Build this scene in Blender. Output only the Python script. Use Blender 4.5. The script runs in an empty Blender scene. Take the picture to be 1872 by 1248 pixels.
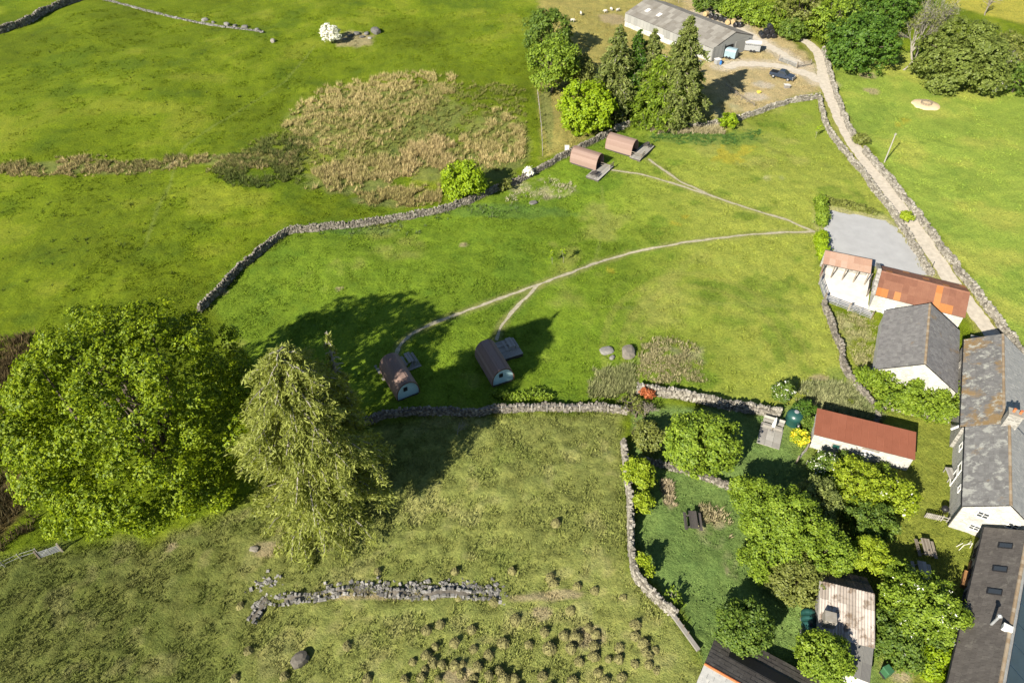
import bpy, math, random
import numpy as np
from mathutils import Matrix, Vector, Euler

random.seed(7); RNG = np.random.default_rng(7)
SC = bpy.context.scene
COL = SC.collection
# ------------------------------------------------------------------ camera
F = 1290.0                       # focal length in photo pixels (1872 wide)
NADIR = 1995.0
PITCH = math.pi/2 - math.atan((NADIR-624)/F)
H = 62.0
cd = bpy.data.cameras.new('camera'); cam = bpy.data.objects.new('camera', cd); COL.objects.link(cam)
cd.sensor_width = 36; cd.lens = F/1872*36; cd.clip_end = 6000; cd.clip_start = .5
cam.location = (0, 0, H); cam.rotation_euler = (math.pi/2-PITCH, 0, 0)
SC.camera = cam
# ------------------------------------------------------------------ world, sun, exposure
SUN_EL = math.radians(31.5); SUN_TO = np.array([-.62, -.785])      # horizontal direction towards the sun
W = bpy.data.worlds.new('World'); SC.world = W; W.use_nodes = True
nt = W.node_tree; sky = nt.nodes.new('ShaderNodeTexSky'); sky.sky_type = 'NISHITA'; sky.sun_disc = False
sky.sun_elevation = SUN_EL; sky.sun_rotation = math.atan2(SUN_TO[0], SUN_TO[1])
sky.air_density = 1.0; sky.dust_density = .2; sky.altitude = 300
bg = nt.nodes['Background']; nt.links.new(sky.outputs[0], bg.inputs[0]); bg.inputs[1].default_value = .05
sl = bpy.data.lights.new('sun', 'SUN'); so = bpy.data.objects.new('sun', sl); COL.objects.link(so)
sl.energy = 5.0; sl.angle = math.radians(.53); sl.color = (1, .93, .80)
sd = Vector((SUN_TO[0]*math.cos(SUN_EL), SUN_TO[1]*math.cos(SUN_EL), math.sin(SUN_EL)))
so.rotation_euler = sd.to_track_quat('Z', 'Y').to_euler(); so.location = (-40, -40, 60)
vs = SC.view_settings; vs.view_transform = 'Standard'; vs.look = 'None'; vs.gamma = 1; vs.exposure = 1.38; vs.use_curve_mapping = False
SC.cycles.max_bounces = 6; SC.cycles.diffuse_bounces = 3; SC.cycles.transmission_bounces = 4

# ------------------------------------------------------------------ terrain height and pixel -> world
FW = np.array([0, math.cos(PITCH), -math.sin(PITCH)]); UP = np.array([0, math.sin(PITCH), math.cos(PITCH)])
def sstep(t, a, b):
    t = np.clip((t-a)/(b-a), 0, 1); return t*t*(3-2*t)
def hz(x, y):
    x = np.asarray(x, float); y = np.asarray(y, float)
    m = 1-sstep(x, 14, 26)
    m = m*(1-np.exp(-(((x-33)/30)**2+((y-152)/30)**2)))
    u = .9*np.sin(x/17+.6)*np.sin(y/23+1.1)+.5*np.sin(x/9-y/13+2)+.22*np.sin(x/5+y/6.3)
    far = .55*np.sin(x/19+2)*np.sin(y/26)*sstep(x, 62, 90)
    kn = .9*np.exp(-(((x-18.5)/5.)**2+((y-62.5)/3.6)**2))
    return u*m*.8+far+kn
def P(px, py, dz=0.0):
    d = FW*F+np.array([1., 0, 0])*(px-936)-UP*(py-624)
    z = dz
    for _ in range(6):
        t = (z-H)/d[2]; q = np.array([0, 0, H])+d*t; z = float(hz(q[0], q[1]))+dz
    t = (z-H)/d[2]; return np.array([0, 0, H])+d*t
def G(px, py):
    q = P(px, py); return q[:2]
def depth(q): return float((np.asarray(q)-np.array([0, 0, H]))@FW)
def pxm(q, n): return n*depth(q)/F          # n photo pixels at point q, in metres
def onground(x, y, dz=0): return np.array([x, y, float(hz(x, y))+dz])

# ------------------------------------------------------------------ noise helpers
def _h(ix, iy, s):
    n = (ix.astype(np.int64)*374761393+iy.astype(np.int64)*668265263+s*982451653) & 0xffffffff
    n = ((n ^ (n >> 13))*1274126177) & 0xffffffff
    return ((n ^ (n >> 16)) & 0xffff)/65535.0
def vn(x, y, s=0):
    x = np.asarray(x, float); y = np.asarray(y, float)
    ix = np.floor(x); iy = np.floor(y); fx = x-ix; fy = y-iy
    fx = fx*fx*(3-2*fx); fy = fy*fy*(3-2*fy)
    a = _h(ix, iy, s); b = _h(ix+1, iy, s); c = _h(ix, iy+1, s); d = _h(ix+1, iy+1, s)
    return (a*(1-fx)+b*fx)*(1-fy)+(c*(1-fx)+d*fx)*fy
def fbm(x, y, s=0, o=4):
    r = 0; a = .5; t = 0
    for k in range(o):
        r = r+a*vn(x*2**k+17.3*k, y*2**k-9.1*k, s+k); t += a; a *= .55
    return r/t
def in_poly(x, y, poly):
    r = np.zeros(x.shape, bool); n = len(poly)
    for i in range(n):
        x0, y0 = poly[i]; x1, y1 = poly[(i+1) % n]
        if y0 == y1: continue
        c = ((y0 > y) != (y1 > y)) & (x < (x1-x0)*(y-y0)/(y1-y0)+x0); r ^= c
    return r
def dpoly(x, y, pts, closed=False):
    d = np.full(x.shape, 1e9); n = len(pts)
    for i in range(n if closed else n-1):
        a = np.asarray(pts[i]); b = np.asarray(pts[(i+1) % n]); ab = b-a; l = max(ab@ab, 1e-9)
        t = np.clip(((x-a[0])*ab[0]+(y-a[1])*ab[1])/l, 0, 1)
        d = np.minimum(d, np.hypot(x-a[0]-t*ab[0], y-a[1]-t*ab[1]))
    return d
def sdf(x, y, poly):                       # >0 inside
    d = dpoly(x, y, poly, True); return np.where(in_poly(x, y, poly), d, -d)
def GP(pts): return [tuple(G(*p)) for p in pts]

# ------------------------------------------------------------------ mesh helpers
def mkmesh(name, V, Fc, mat=None, smooth=False, col=None):
    V = np.asarray(V, np.float32); me = bpy.data.meshes.new(name)
    if isinstance(Fc, np.ndarray):
        n = len(Fc); k = Fc.shape[1]
        me.vertices.add(len(V)); me.vertices.foreach_set('co', V.ravel())
        me.loops.add(n*k); me.loops.foreach_set('vertex_index', Fc.astype(np.int32).ravel())
        me.polygons.add(n); me.polygons.foreach_set('loop_start', np.arange(0, n*k, k, dtype=np.int32))
        me.update(calc_edges=True)
    else:
        me.from_pydata([tuple(map(float, v)) for v in V], [], [tuple(map(int, f)) for f in Fc]); me.update()
    if smooth: me.polygons.foreach_set('use_smooth', np.ones(len(me.polygons), bool))
    if mat: me.materials.append(M[mat])
    if col is not None:
        a = me.color_attributes.new('Col', 'FLOAT_COLOR', 'POINT')
        c = np.ones((len(V), 4), np.float32); c[:, :3] = col; a.data.foreach_set('color', c.ravel())
    return me
def tag(o, label=None, cat=None, group=None, kind=None):
    if label: o['label'] = label
    if cat: o['category'] = cat
    if group: o['group'] = group
    if kind: o['kind'] = kind
    return o
def obj(name, me, parent=None, loc=None):
    o = bpy.data.objects.new(name, me); COL.objects.link(o)
    if parent: o.parent = parent
    if loc is not None: o.location = tuple(map(float, loc))
    return o
def part(name, vf, mat, parent, smooth=False, col=None):
    return obj(name, mkmesh(name, vf[0], vf[1], mat, smooth, col), parent)
def thing(name, label, cat, loc=(0, 0, 0), rz=0, group=None):
    o = bpy.data.objects.new(name, None); COL.objects.link(o); o.empty_display_size = .5
    o.location = tuple(map(float, loc)); o.rotation_euler = (0, 0, float(rz)); return tag(o, label, cat, group)
def cat(*vfs):
    V = []; Fc = []; n = 0
    for v, f in vfs:
        v = np.asarray(v, float); V.append(v); Fc += [tuple(i+n for i in q) for q in f]; n += len(v)
    return np.concatenate(V), Fc
BF = [(0, 3, 2, 1), (4, 5, 6, 7), (0, 1, 5, 4), (1, 2, 6, 5), (2, 3, 7, 6), (3, 0, 4, 7)]
def box(cx, cy, cz, sx, sy, sz, rz=0, rx=0, ry=0):      # centre, full sizes
    v = np.array([(-1, -1, -1), (1, -1, -1), (1, 1, -1), (-1, 1, -1), (-1, -1, 1), (1, -1, 1), (1, 1, 1), (-1, 1, 1)], float)*.5
    v = v*np.array([sx, sy, sz])
    if rz or rx or ry: v = v@np.array(Euler((rx, ry, rz)).to_matrix()).T
    return v+np.array([cx, cy, cz]), BF
def beam(a, b, w, h=None):
    a = np.asarray(a, float); b = np.asarray(b, float); h = h or w; d = b-a; l = np.linalg.norm(d); d = d/l
    s = np.cross(d, [0, 0, 1.]); s = np.array([1., 0, 0]) if np.linalg.norm(s) < 1e-4 else s/np.linalg.norm(s); t = np.cross(s, d)
    v = []
    for p in (a, b):
        for i, j in ((-1, -1), (1, -1), (1, 1), (-1, 1)): v.append(p+s*i*w/2+t*j*h/2)
    return np.array(v), [(0, 1, 2, 3), (7, 6, 5, 4), (0, 4, 5, 1), (1, 5, 6, 2), (2, 6, 7, 3), (3, 7, 4, 0)]
def tube(pts, rad, n=6, cap=True):
    pts = [np.asarray(p, float) for p in pts]; k = len(pts); V = []; Fc = []
    rad = [rad]*k if np.isscalar(rad) else rad
    for i, p in enumerate(pts):
        d = pts[min(i+1, k-1)]-pts[max(i-1, 0)]; d = d/(np.linalg.norm(d)+1e-9)
        s = np.cross(d, [0.1, .03, 1.]); s = s/(np.linalg.norm(s)+1e-9); t = np.cross(s, d)
        for j in range(n):
            a = 2*math.pi*j/n; V.append(p+(s*math.cos(a)+t*math.sin(a))*rad[i])
    for i in range(k-1):
        for j in range(n): Fc.append((i*n+j, i*n+(j+1) % n, (i+1)*n+(j+1) % n, (i+1)*n+j))
    if cap: Fc.append(tuple(range(n))[::-1]); Fc.append(tuple((k-1)*n+j for j in range(n)))
    return np.array(V), Fc
def lathe(prof, n=16, cx=0, cy=0):
    V = []; Fc = []
    for r, z in prof:
        for j in range(n): a = 2*math.pi*j/n; V.append((cx+r*math.cos(a), cy+r*math.sin(a), z))
    for i in range(len(prof)-1):
        for j in range(n): Fc.append((i*n+j, i*n+(j+1) % n, (i+1)*n+(j+1) % n, (i+1)*n+j))
    Fc.append(tuple((len(prof)-1)*n+j for j in range(n))); Fc.append(tuple(range(n))[::-1])
    return np.array(V), Fc
def extr(prof, axis, a, b):     # closed 2D profile extruded; axis 'y': prof is (x,z)
    n = len(prof); V = []
    for t in (a, b):
        for p, q in prof: V.append((p, t, q) if axis == 'y' else (t, p, q))
    Fc = [(i, (i+1) % n, n+(i+1) % n, n+i) for i in range(n)]+[tuple(range(n))[::-1], tuple(range(n, 2*n))]
    return np.array(V, float), Fc
def xform(vf, loc=(0, 0, 0), rz=0, s=1):
    c, q = math.cos(rz), math.sin(rz); v = np.asarray(vf[0])*s
    return np.stack([v[:, 0]*c-v[:, 1]*q+loc[0], v[:, 0]*q+v[:, 1]*c+loc[1], v[:, 2]+loc[2]], 1), vf[1]

def pieces(parent, name, mats, meshes, cap=300, stuff=None):
    """mats: local 4x4 numpy matrices; meshes: per piece mesh; biggest (nearest) become objects, the rest one joined part."""
    pw = np.array(parent.matrix_basis); C = np.array([0, 0, H]); idx = list(range(len(mats)))
    if parent.parent: pw = np.array(parent.parent.matrix_basis)@pw
    idx.sort(key=lambda i: np.linalg.norm((pw@mats[i][:, 3])[:3]-C))
    for i in idx[:cap]:
        o = bpy.data.objects.new(name, meshes[i]); o.parent = parent; o.matrix_basis = Matrix(mats[i].tolist()); COL.objects.link(o)
    rest = idx[cap:]
    if rest:
        V = []; Fc = []; n = 0; ms = []; mi = []
        for i in rest:
            me = meshes[i]; v = np.array([q.co[:] for q in me.vertices]); v = v@mats[i][:3, :3].T+mats[i][:3, 3]
            if me.materials[0] not in ms: ms.append(me.materials[0])
            V.append(v)
            for p in me.polygons: Fc.append(tuple(k+n for k in p.vertices)); mi.append(ms.index(me.materials[0]))
            n += len(v)
        me = mkmesh(stuff or name+'s', np.concatenate(V), Fc)
        for m in ms: me.materials.append(m)
        me.polygons.foreach_set('material_index', np.array(mi, np.int32))
        tag(obj(stuff or name+'s', me, parent), kind='stuff')
def trs(loc, rot=(0, 0, 0), sc=(1, 1, 1)):
    return np.array(Matrix.Translation(Vector(tuple(map(float, loc))))@Euler(tuple(map(float, rot))).to_matrix().to_4x4()@Matrix.Diagonal((float(sc[0]), float(sc[1]), float(sc[2]), 1)))

# ------------------------------------------------------------------ materials
M = {}
KN = .70                      # common albedo scale of the built (non-plant) materials
def kn(c): return tuple(v*KN for v in c)
def nodes(name):
    m = bpy.data.materials.new(name); m.use_nodes = True; M[name] = m; t = m.node_tree
    return m, t, t.nodes['Principled BSDF'], t.links
def nd(t, typ, **kw):
    n = t.nodes.new(typ)
    for k, v in kw.items():
        if k in n.inputs: n.inputs[k].default_value = v
        else: setattr(n, k, v)
    return n
def ramp(t, fac, stops):
    r = t.nodes.new('ShaderNodeValToRGB'); e = r.color_ramp.elements
    while len(e) < len(stops): e.new(.5)
    for q, (p, c) in zip(e, stops): q.position = p; q.color = (*c, 1)
    t.links.new(fac, r.inputs[0]); return r.outputs[0]
def mix(t, fac, a, b, mode='MIX'):
    n = t.nodes.new('ShaderNodeMix'); n.data_type = 'RGBA'; n.blend_type = mode
    for s, v in ((n.inputs[0], fac), (n.inputs[6], a), (n.inputs[7], b)):
        if hasattr(v, 'is_linked'): t.links.new(v, s)
        else: s.default_value = v if np.isscalar(v) else (*v, 1)
    return n.outputs[2]
def mth(t, op, a, b=0.0):
    n = t.nodes.new('ShaderNodeMath'); n.operation = op
    for s, v in zip(n.inputs, (a, b)):
        if hasattr(v, 'is_linked'): t.links.new(v, s)
        else: s.default_value = v
    return n.outputs[0]
def wnoise(t, scale, detail=4, rough=.6, stretch=None):
    g = t.nodes.new('ShaderNodeNewGeometry'); v = g.outputs['Position']
    if stretch:
        mp = nd(t, 'ShaderNodeMapping'); mp.inputs['Scale'].default_value = stretch[:3]
        if len(stretch) > 3: mp.inputs['Rotation'].default_value = (0, 0, stretch[3])
        t.links.new(v, mp.inputs[0]); v = mp.outputs[0]
    n = nd(t, 'ShaderNodeTexNoise', Scale=scale, Detail=detail, Roughness=rough); t.links.new(v, n.inputs['Vector']); return n.outputs[0]
def prand(t):                    # a random number per piece, whether it is an object or an island of a joined mesh
    a = t.nodes.new('ShaderNodeObjectInfo').outputs['Random']; b = t.nodes.new('ShaderNodeNewGeometry').outputs['Random Per Island']
    return mth(t, 'FRACT', mth(t, 'ADD', a, b))
def bump(t, bs, h, st, dist=.05):
    b = nd(t, 'ShaderNodeBump', Strength=st, Distance=dist); t.links.new(h, b.inputs['Height']); t.links.new(b.outputs[0], bs.inputs['Normal'])
def plain(name, c, rough=.7, metal=0, var=.25, scale=3., bmp=0, spec=.3, c2=None):
    m, t, b, L = nodes(name); n = wnoise(t, scale, 5, .65); c = kn(c); c2 = kn(c2) if c2 else None
    lo = tuple(v*(1-var) for v in c); hi = c2 or tuple(min(1, v*(1+var)) for v in c)
    L.new(ramp(t, n, [(.3, lo), (.7, hi)]), b.inputs['Base Color']); b.inputs['Roughness'].default_value = rough; b.inputs['Metallic'].default_value = metal
    b.inputs['Specular IOR Level'].default_value = spec
    if bmp: bump(t, b, wnoise(t, scale*3, 5), bmp)
    return m
def leafmat(name, c1, c2, c3=None, trans=.35, sc=.6):
    m, t, b, L = nodes(name); r = prand(t); cl = wnoise(t, sc, 2)
    f = mth(t, 'ADD', mth(t, 'MULTIPLY', r, .55), mth(t, 'MULTIPLY', cl, .5))
    st = [(.2, c1), (.75, c2)]
    if c3: st.append((.97, c3))
    c = ramp(t, f, st); L.new(c, b.inputs['Base Color']); b.inputs['Roughness'].default_value = .55; b.inputs['Specular IOR Level'].default_value = .25
    tr = t.nodes.new('ShaderNodeBsdfTranslucent'); L.new(mix(t, 1.0, c, (1.25, 1.25, .35), 'MULTIPLY'), tr.inputs[0])
    ms = nd(t, 'ShaderNodeMixShader'); ms.inputs[0].default_value = trans; L.new(b.outputs[0], ms.inputs[1]); L.new(tr.outputs[0], ms.inputs[2])
    L.new(ms.outputs[0], t.nodes['Material Output'].inputs[0]); return m
def piecemat(name, stops, rough=.85, lich=None, spec=.25, nsc=2.5, stretch=None, rw=.6):
    """per-piece tone, weathering noise, optional lichen layers [(colour, scale, threshold, amount)]"""
    m, t, b, L = nodes(name); r = prand(t); n = wnoise(t, nsc, 5, .65, stretch)
    stops = [(p, kn(q)) for p, q in stops]; lich = [(kn(q[0]), *q[1:]) for q in lich or []]
    f = mth(t, 'ADD', mth(t, 'MULTIPLY', r, rw), mth(t, 'MULTIPLY', n, 1.05-rw))
    c = ramp(t, f, stops)
    for q in lich or []:
        ln = wnoise(t, q[1], 6, .7); k = ramp(t, ln, [(q[2], (0, 0, 0)), (q[2]+.09, (1, 1, 1))])
        c = mix(t, mth(t, 'MULTIPLY', k, q[3]), c, q[0])
    L.new(c, b.inputs['Base Color']); b.inputs['Roughness'].default_value = rough; b.inputs['Specular IOR Level'].default_value = spec
    bump(t, b, wnoise(t, 9, 4), .5, .03); return m

def mat_ground():
    m, t, b, L = nodes('ground'); a = nd(t, 'ShaderNodeVertexColor', layer_name='Col').outputs[0]
    fine = wnoise(t, 3.2, 6, .72); mid = wnoise(t, .55, 4, .6); tiny = wnoise(t, 11, 3, .7)
    c = mix(t, .85, a, ramp(t, fine, [(.30, (.50, .55, .52)), (.48, (.96, .97, .95)), (.72, (1.52, 1.42, 1.40))]), 'MULTIPLY')
    c = mix(t, .7, c, ramp(t, mid, [(.3, (.80, .86, .86)), (.7, (1.2, 1.13, 1.12))]), 'MULTIPLY')
    c = mix(t, .55, c, ramp(t, tiny, [(.3, (.72, .75, .75)), (.7, (1.25, 1.22, 1.2))]), 'MULTIPLY')
    L.new(c, b.inputs['Base Color']); b.inputs['Roughness'].default_value = .95; b.inputs['Specular IOR Level'].default_value = .1
    bump(t, b, mth(t, 'ADD', fine, mth(t, 'MULTIPLY', tiny, .6)), .9, .30)
mat_ground()
def mat_tuft():
    m, t, b, L = nodes('tuft'); a = nd(t, 'ShaderNodeVertexColor', layer_name='Col').outputs[0]
    L.new(a, b.inputs['Base Color']); b.inputs['Roughness'].default_value = .9; b.inputs['Specular IOR Level'].default_value = .1
    tr = t.nodes.new('ShaderNodeBsdfTranslucent'); L.new(a, tr.inputs[0]); ms = nd(t, 'ShaderNodeMixShader'); ms.inputs[0].default_value = .3
    L.new(b.outputs[0], ms.inputs[1]); L.new(tr.outputs[0], ms.inputs[2]); L.new(ms.outputs[0], t.nodes['Material Output'].inputs[0])
mat_tuft()
plain('gravel_lane', (.56, .50, .41), .95, var=.2, scale=1.4, bmp=.3)
plain('gravel_grey', (.42, .42, .42), .95, var=.09, scale=.5, bmp=.3)
plain('concrete_pale', (.78, .74, .68), .9, var=.14, scale=.8, bmp=.15)
plain('path_worn', (.40, .365, .25), .95, var=.3, scale=2.2, bmp=.3)
plain('sand', (.70, .54, .33), .95, var=.15, scale=1.6, bmp=.4)
piecemat('stone', [(.12, (.075, .068, .058)), (.45, (.19, .17, .14)), (.75, (.29, .26, .215)), (.95, (.42, .40, .36))], lich=[((.30, .26, .10), 1.1, .62, .5)])
piecemat('stone_grey', [(.12, (.08, .076, .07)), (.5, (.205, .195, .18)), (.9, (.38, .365, .34))], lich=[((.44, .43, .38), 1.6, .60, .6)])
piecemat('stone_pale', [(.12, (.12, .108, .088)), (.45, (.26, .238, .196)), (.75, (.37, .342, .29)), (.95, (.48, .455, .40))], lich=[((.26, .27, .10), .8, .60, .5)])
plain('wall_core', (.16, .14, .115), .95, var=.35, scale=2.5, bmp=.6)
piecemat('slate', rw=.26, stops=[(.12, (.12, .115, .115)), (.5, (.20, .19, .185)), (.9, (.29, .28, .27))], rough=.7, lich=[((.30, .30, .27), 1.5, .57, .6), ((.27, .17, .06), .35, .60, .6)])
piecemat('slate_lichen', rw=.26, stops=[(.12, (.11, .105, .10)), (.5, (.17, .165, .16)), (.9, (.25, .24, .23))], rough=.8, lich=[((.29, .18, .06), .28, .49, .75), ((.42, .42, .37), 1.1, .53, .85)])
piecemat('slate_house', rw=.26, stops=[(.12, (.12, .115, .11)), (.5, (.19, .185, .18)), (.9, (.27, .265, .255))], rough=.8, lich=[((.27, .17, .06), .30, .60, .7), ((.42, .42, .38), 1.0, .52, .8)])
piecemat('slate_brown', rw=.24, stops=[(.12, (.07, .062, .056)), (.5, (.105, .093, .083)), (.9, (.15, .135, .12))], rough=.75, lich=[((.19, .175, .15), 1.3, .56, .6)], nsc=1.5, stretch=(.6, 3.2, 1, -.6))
piecemat('slate_flank', rw=.26, stops=[(.12, (.24, .24, .235)), (.5, (.33, .33, .32)), (.9, (.43, .42, .40))], rough=.8, lich=[((.48, .47, .43), 1.2, .57, .6)])  # paler slate: light of a lower-pitched slope put into its colour
piecemat('ridge_tile', [(.1, (.23, .17, .11)), (.5, (.33, .24, .15)), (.9, (.42, .35, .26))])
plain('ridge_clay', (.55, .17, .06), .8, var=.2, scale=3)
piecemat('rust_dark', [(.1, (.19, .085, .055)), (.5, (.27, .125, .08)), (.9, (.33, .165, .105))], .8, nsc=1.2, rw=.4)
piecemat('rust_bright', [(.1, (.44, .17, .055)), (.5, (.50, .21, .07)), (.9, (.55, .25, .10))], .8)
piecemat('rust_red', [(.1, (.225, .078, .044)), (.5, (.26, .092, .053)), (.9, (.29, .108, .064))], .7, nsc=1.0, rw=.3)
piecemat('pink_sheet', [(.1, (.42, .25, .18)), (.5, (.50, .32, .23)), (.9, (.58, .42, .33))], .85)
piecemat('cement_sheet', [(.1, (.17, .155, .135)), (.5, (.24, .225, .20)), (.9, (.31, .295, .265))], .9, lich=[((.15, .13, .10), .5, .55, .5)])
piecemat('mossy_sheet', [(.1, (.26, .22, .18)), (.5, (.44, .38, .33)), (.9, (.60, .54, .48))], .9, lich=[((.16, .11, .07), .9, .52, .85)])
piecemat('grey_sheet', [(.1, (.16, .155, .15)), (.5, (.21, .205, .19)), (.9, (.28, .27, .25))], .8, lich=[((.33, .31, .27), .8, .6, .6)])
piecemat('metal_clad', [(.1, (.24, .24, .23)), (.5, (.30, .30, .285)), (.9, (.37, .365, .345))], .6)
piecemat('timber', [(.1, (.15, .12, .09)), (.5, (.24, .20, .155)), (.9, (.34, .30, .24))], .85)
piecemat('timber_grey', [(.1, (.24, .22, .20)), (.5, (.34, .32, .285)), (.9, (.45, .43, .39))], .85)
piecemat('timber_dark', [(.1, (.05, .045, .04)), (.5, (.08, .07, .065)), (.9, (.12, .105, .095))], .85)
piecemat('timber_orange', [(.1, (.27, .13, .05)), (.5, (.36, .19, .08)), (.9, (.42, .26, .12))], .8)
piecemat('pod_shingle', [(.1, (.235, .155, .125)), (.5, (.285, .195, .16)), (.9, (.33, .235, .195))], .85)
plain('pod_blue', (.42, .62, .66), .6, var=.1, scale=2)
plain('pod_timber', (.16, .075, .035), .7, var=.25, scale=3)
plain('dark', (.012, .012, .013), .6, var=.2)
plain('black_metal', (.02, .02, .022), .45, var=.2)
m_, t_, b_, L_ = nodes('glass'); b_.inputs['Base Color'].default_value = (.03, .035, .04, 1); b_.inputs['Roughness'].default_value = .08; b_.inputs['Specular IOR Level'].default_value = .6
plain('panel_blue', (.03, .055, .085), .3, var=.15, scale=1, spec=.5)
plain('white_paint', (.75, .74, .71), .6, var=.06, scale=2)
plain('cream_canvas', (.78, .76, .72), .8, var=.05)
plain('bark', (.13, .105, .08), .95, var=.35, scale=4, bmp=.6)
plain('bark_pale', (.30, .275, .23), .95, var=.3, scale=4, bmp=.5)
plain('twig_grey', (.23, .20, .165), .95, var=.3, scale=4)
plain('tank_green', (.018, .075, .065), .35, var=.15, scale=1, spec=.5)
plain('bin_green', (.05, .15, .07), .5, var=.1)
plain('blue_grey', (.27, .37, .42), .5, var=.1, scale=1)
plain('galv', (.40, .41, .42), .45, metal=.3, var=.15, scale=2)
plain('car_blue', (.03, .045, .075), .25, var=.1, scale=1, spec=.6)
plain('rubber', (.02, .02, .02), .8, var=.2)
plain('bale_black', (.018, .018, .022), .35, var=.3, scale=2.5, bmp=.8, spec=.5)
plain('bale_straw', (.45, .33, .17), .95, var=.25, scale=3, bmp=.8)
plain('wool', (.62, .58, .50), .95, var=.12, scale=6, bmp=.6)
plain('yellow', (.75, .62, .10), .7, var=.12, scale=3)
plain('blue', (.03, .17, .50), .5, var=.1)
def mat_masonry(name, stops, sc=2.6, mort=(.4, .38, .34)):
    m, t, b, L = nodes(name); g = t.nodes.new('ShaderNodeTexCoord'); stops = [(p, kn(q)) for p, q in stops]; mort = kn(mort)
    mp = nd(t, 'ShaderNodeMapping'); mp.inputs['Scale'].default_value = (1, 1, 2.0); L.new(g.outputs['Object'], mp.inputs[0])
    v = nd(t, 'ShaderNodeTexVoronoi', Scale=sc, Randomness=.9); L.new(mp.outputs[0], v.inputs['Vector'])
    e = nd(t, 'ShaderNodeTexVoronoi', Scale=sc, Randomness=.9, feature='DISTANCE_TO_EDGE'); L.new(mp.outputs[0], e.inputs['Vector'])
    c = ramp(t, mth(t, 'FRACT', v.outputs['Color']), stops); c = mix(t, ramp(t, e.outputs[0], [(.0, (1, 1, 1)), (.07, (0, 0, 0))]), c, mort)
    c = mix(t, .5, c, ramp(t, wnoise(t, .8, 5), [(.3, (.7, .7, .68)), (.7, (1.25, 1.25, 1.25))]), 'MULTIPLY')
    L.new(c, b.inputs['Base Color']); b.inputs['Roughness'].default_value = .95; bump(t, b, e.outputs[0], .6, .12)
mat_masonry('rubble', [(.1, (.19, .18, .16)), (.5, (.30, .285, .26)), (.9, (.42, .40, .37))])
mat_masonry('whitewash', [(.1, (.42, .405, .37)), (.5, (.52, .505, .465)), (.9, (.61, .59, .55))], 2.6, (.36, .345, .31))
leafmat('leaf_oak', (.055, .10, .004), (.215, .28, .006), (.34, .375, .012))
leafmat('leaf_mid', (.05, .095, .016), (.125, .185, .022), (.19, .245, .035))
leafmat('leaf_lime', (.13, .21, .006), (.25, .34, .010), (.33, .42, .02))
leafmat('leaf_dark', (.035, .085, .012), (.09, .165, .016), (.14, .215, .022))
leafmat('leaf_olive', (.09, .11, .024), (.19, .21, .045), (.26, .27, .08))
leafmat('leaf_larch', (.15, .175, .035), (.30, .33, .075), (.42, .43, .15), trans=.4)
leafmat('leaf_spruce', (.09, .12, .03), (.215, .25, .065), (.31, .33, .12), trans=.35)
leafmat('leaf_yellow', (.13, .19, .010), (.27, .335, .02), (.36, .39, .03))
leafmat('leaf_garden', (.08, .135, .012), (.205, .285, .024), (.30, .36, .04))
leafmat('leaf_dome', (.085, .115, .022), (.165, .205, .04), (.235, .265, .07))
leafmat('leaf_red', (.30, .08, .03), (.45, .15, .06), (.5, .25, .12))
leafmat('blossom', (.62, .62, .55), (.75, .74, .70), (.8, .8, .77), trans=.2)
leafmat('gorse', (.60, .46, .02), (.72, .58, .03), None, trans=.2)

# ------------------------------------------------------------------ pixel layout of the ground cover
Z = {k: GP(v) for k, v in dict(
    camp=[(370, 545), (430, 485), (520, 415), (640, 404), (860, 362), (950, 325), (1110, 238), (1230, 225), (1350, 212), (1500, 172), (1535, 250), (1600, 330), (1705, 500), (1505, 470), (1505, 545), (1600, 735), (1430, 742), (1150, 735), (700, 752), (440, 660)],
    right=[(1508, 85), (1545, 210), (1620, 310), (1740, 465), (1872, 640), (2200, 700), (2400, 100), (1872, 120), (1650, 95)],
    bottom=[(-500, 1080), (-100, 1040), (80, 1000), (300, 985), (470, 920), (700, 770), (1140, 745), (1148, 860), (1158, 1040), (1235, 1115), (1310, 1260), (1400, 1700), (-700, 1700)],
    garden=[(1150, 742), (1430, 745), (1600, 737), (1740, 760), (1745, 950), (1800, 965), (1700, 1300), (1310, 1260), (1235, 1115), (1160, 1040), (1150, 860)],
    yard=[(985, -60), (1140, -40), (1360, 20), (1480, 100), (1500, 165), (1420, 190), (1350, 210), (1230, 222), (1130, 215), (1040, 275), (995, 290), (985, 170)],
    farright=[(1640, -60), (1872, -80), (2300, -60), (2300, 60), (1872, 45), (1740, 10)],
    carpark=[(1508, 384), (1560, 391), (1612, 402), (1650, 428), (1680, 465), (1702, 503), (1650, 500), (1600, 484), (1511, 463)],
    concrete=[(1506, 470), (1594, 488), (1587, 556), (1594, 578), (1506, 546), (1497, 516)]).items()}
LANE = [(1466, 72), (1484, 84), (1497, 100), (1503, 122), (1506, 147), (1521, 185), (1537, 222), (1556, 258), (1584, 298), (1618, 341), (1650, 384), (1683, 430), (1712, 473), (1745, 522), (1785, 574), (1830, 632), (1880, 690)]
FORK = [(1509, 152), (1478, 136), (1440, 124), (1400, 118), (1360, 116), (1322, 122)]
TRACK = [(1290, 20), (1345, 50), (1395, 78), (1432, 100), (1470, 122)]
PATHS = [[(1490, 424), (1440, 424), (1370, 429), (1290, 438), (1220, 449), (1150, 462), (1090, 480), (1040, 500), (980, 522), (920, 543), (860, 565), (800, 587), (755, 608), (730, 628), (724, 650)],
         [(985, 520), (960, 545), (935, 570), (915, 597), (908, 622)],
         [(1488, 424), (1440, 402), (1370, 382), (1300, 358), (1240, 330), (1185, 291)],
         [(1300, 358), (1230, 335), (1170, 318), (1118, 311)]]
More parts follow.
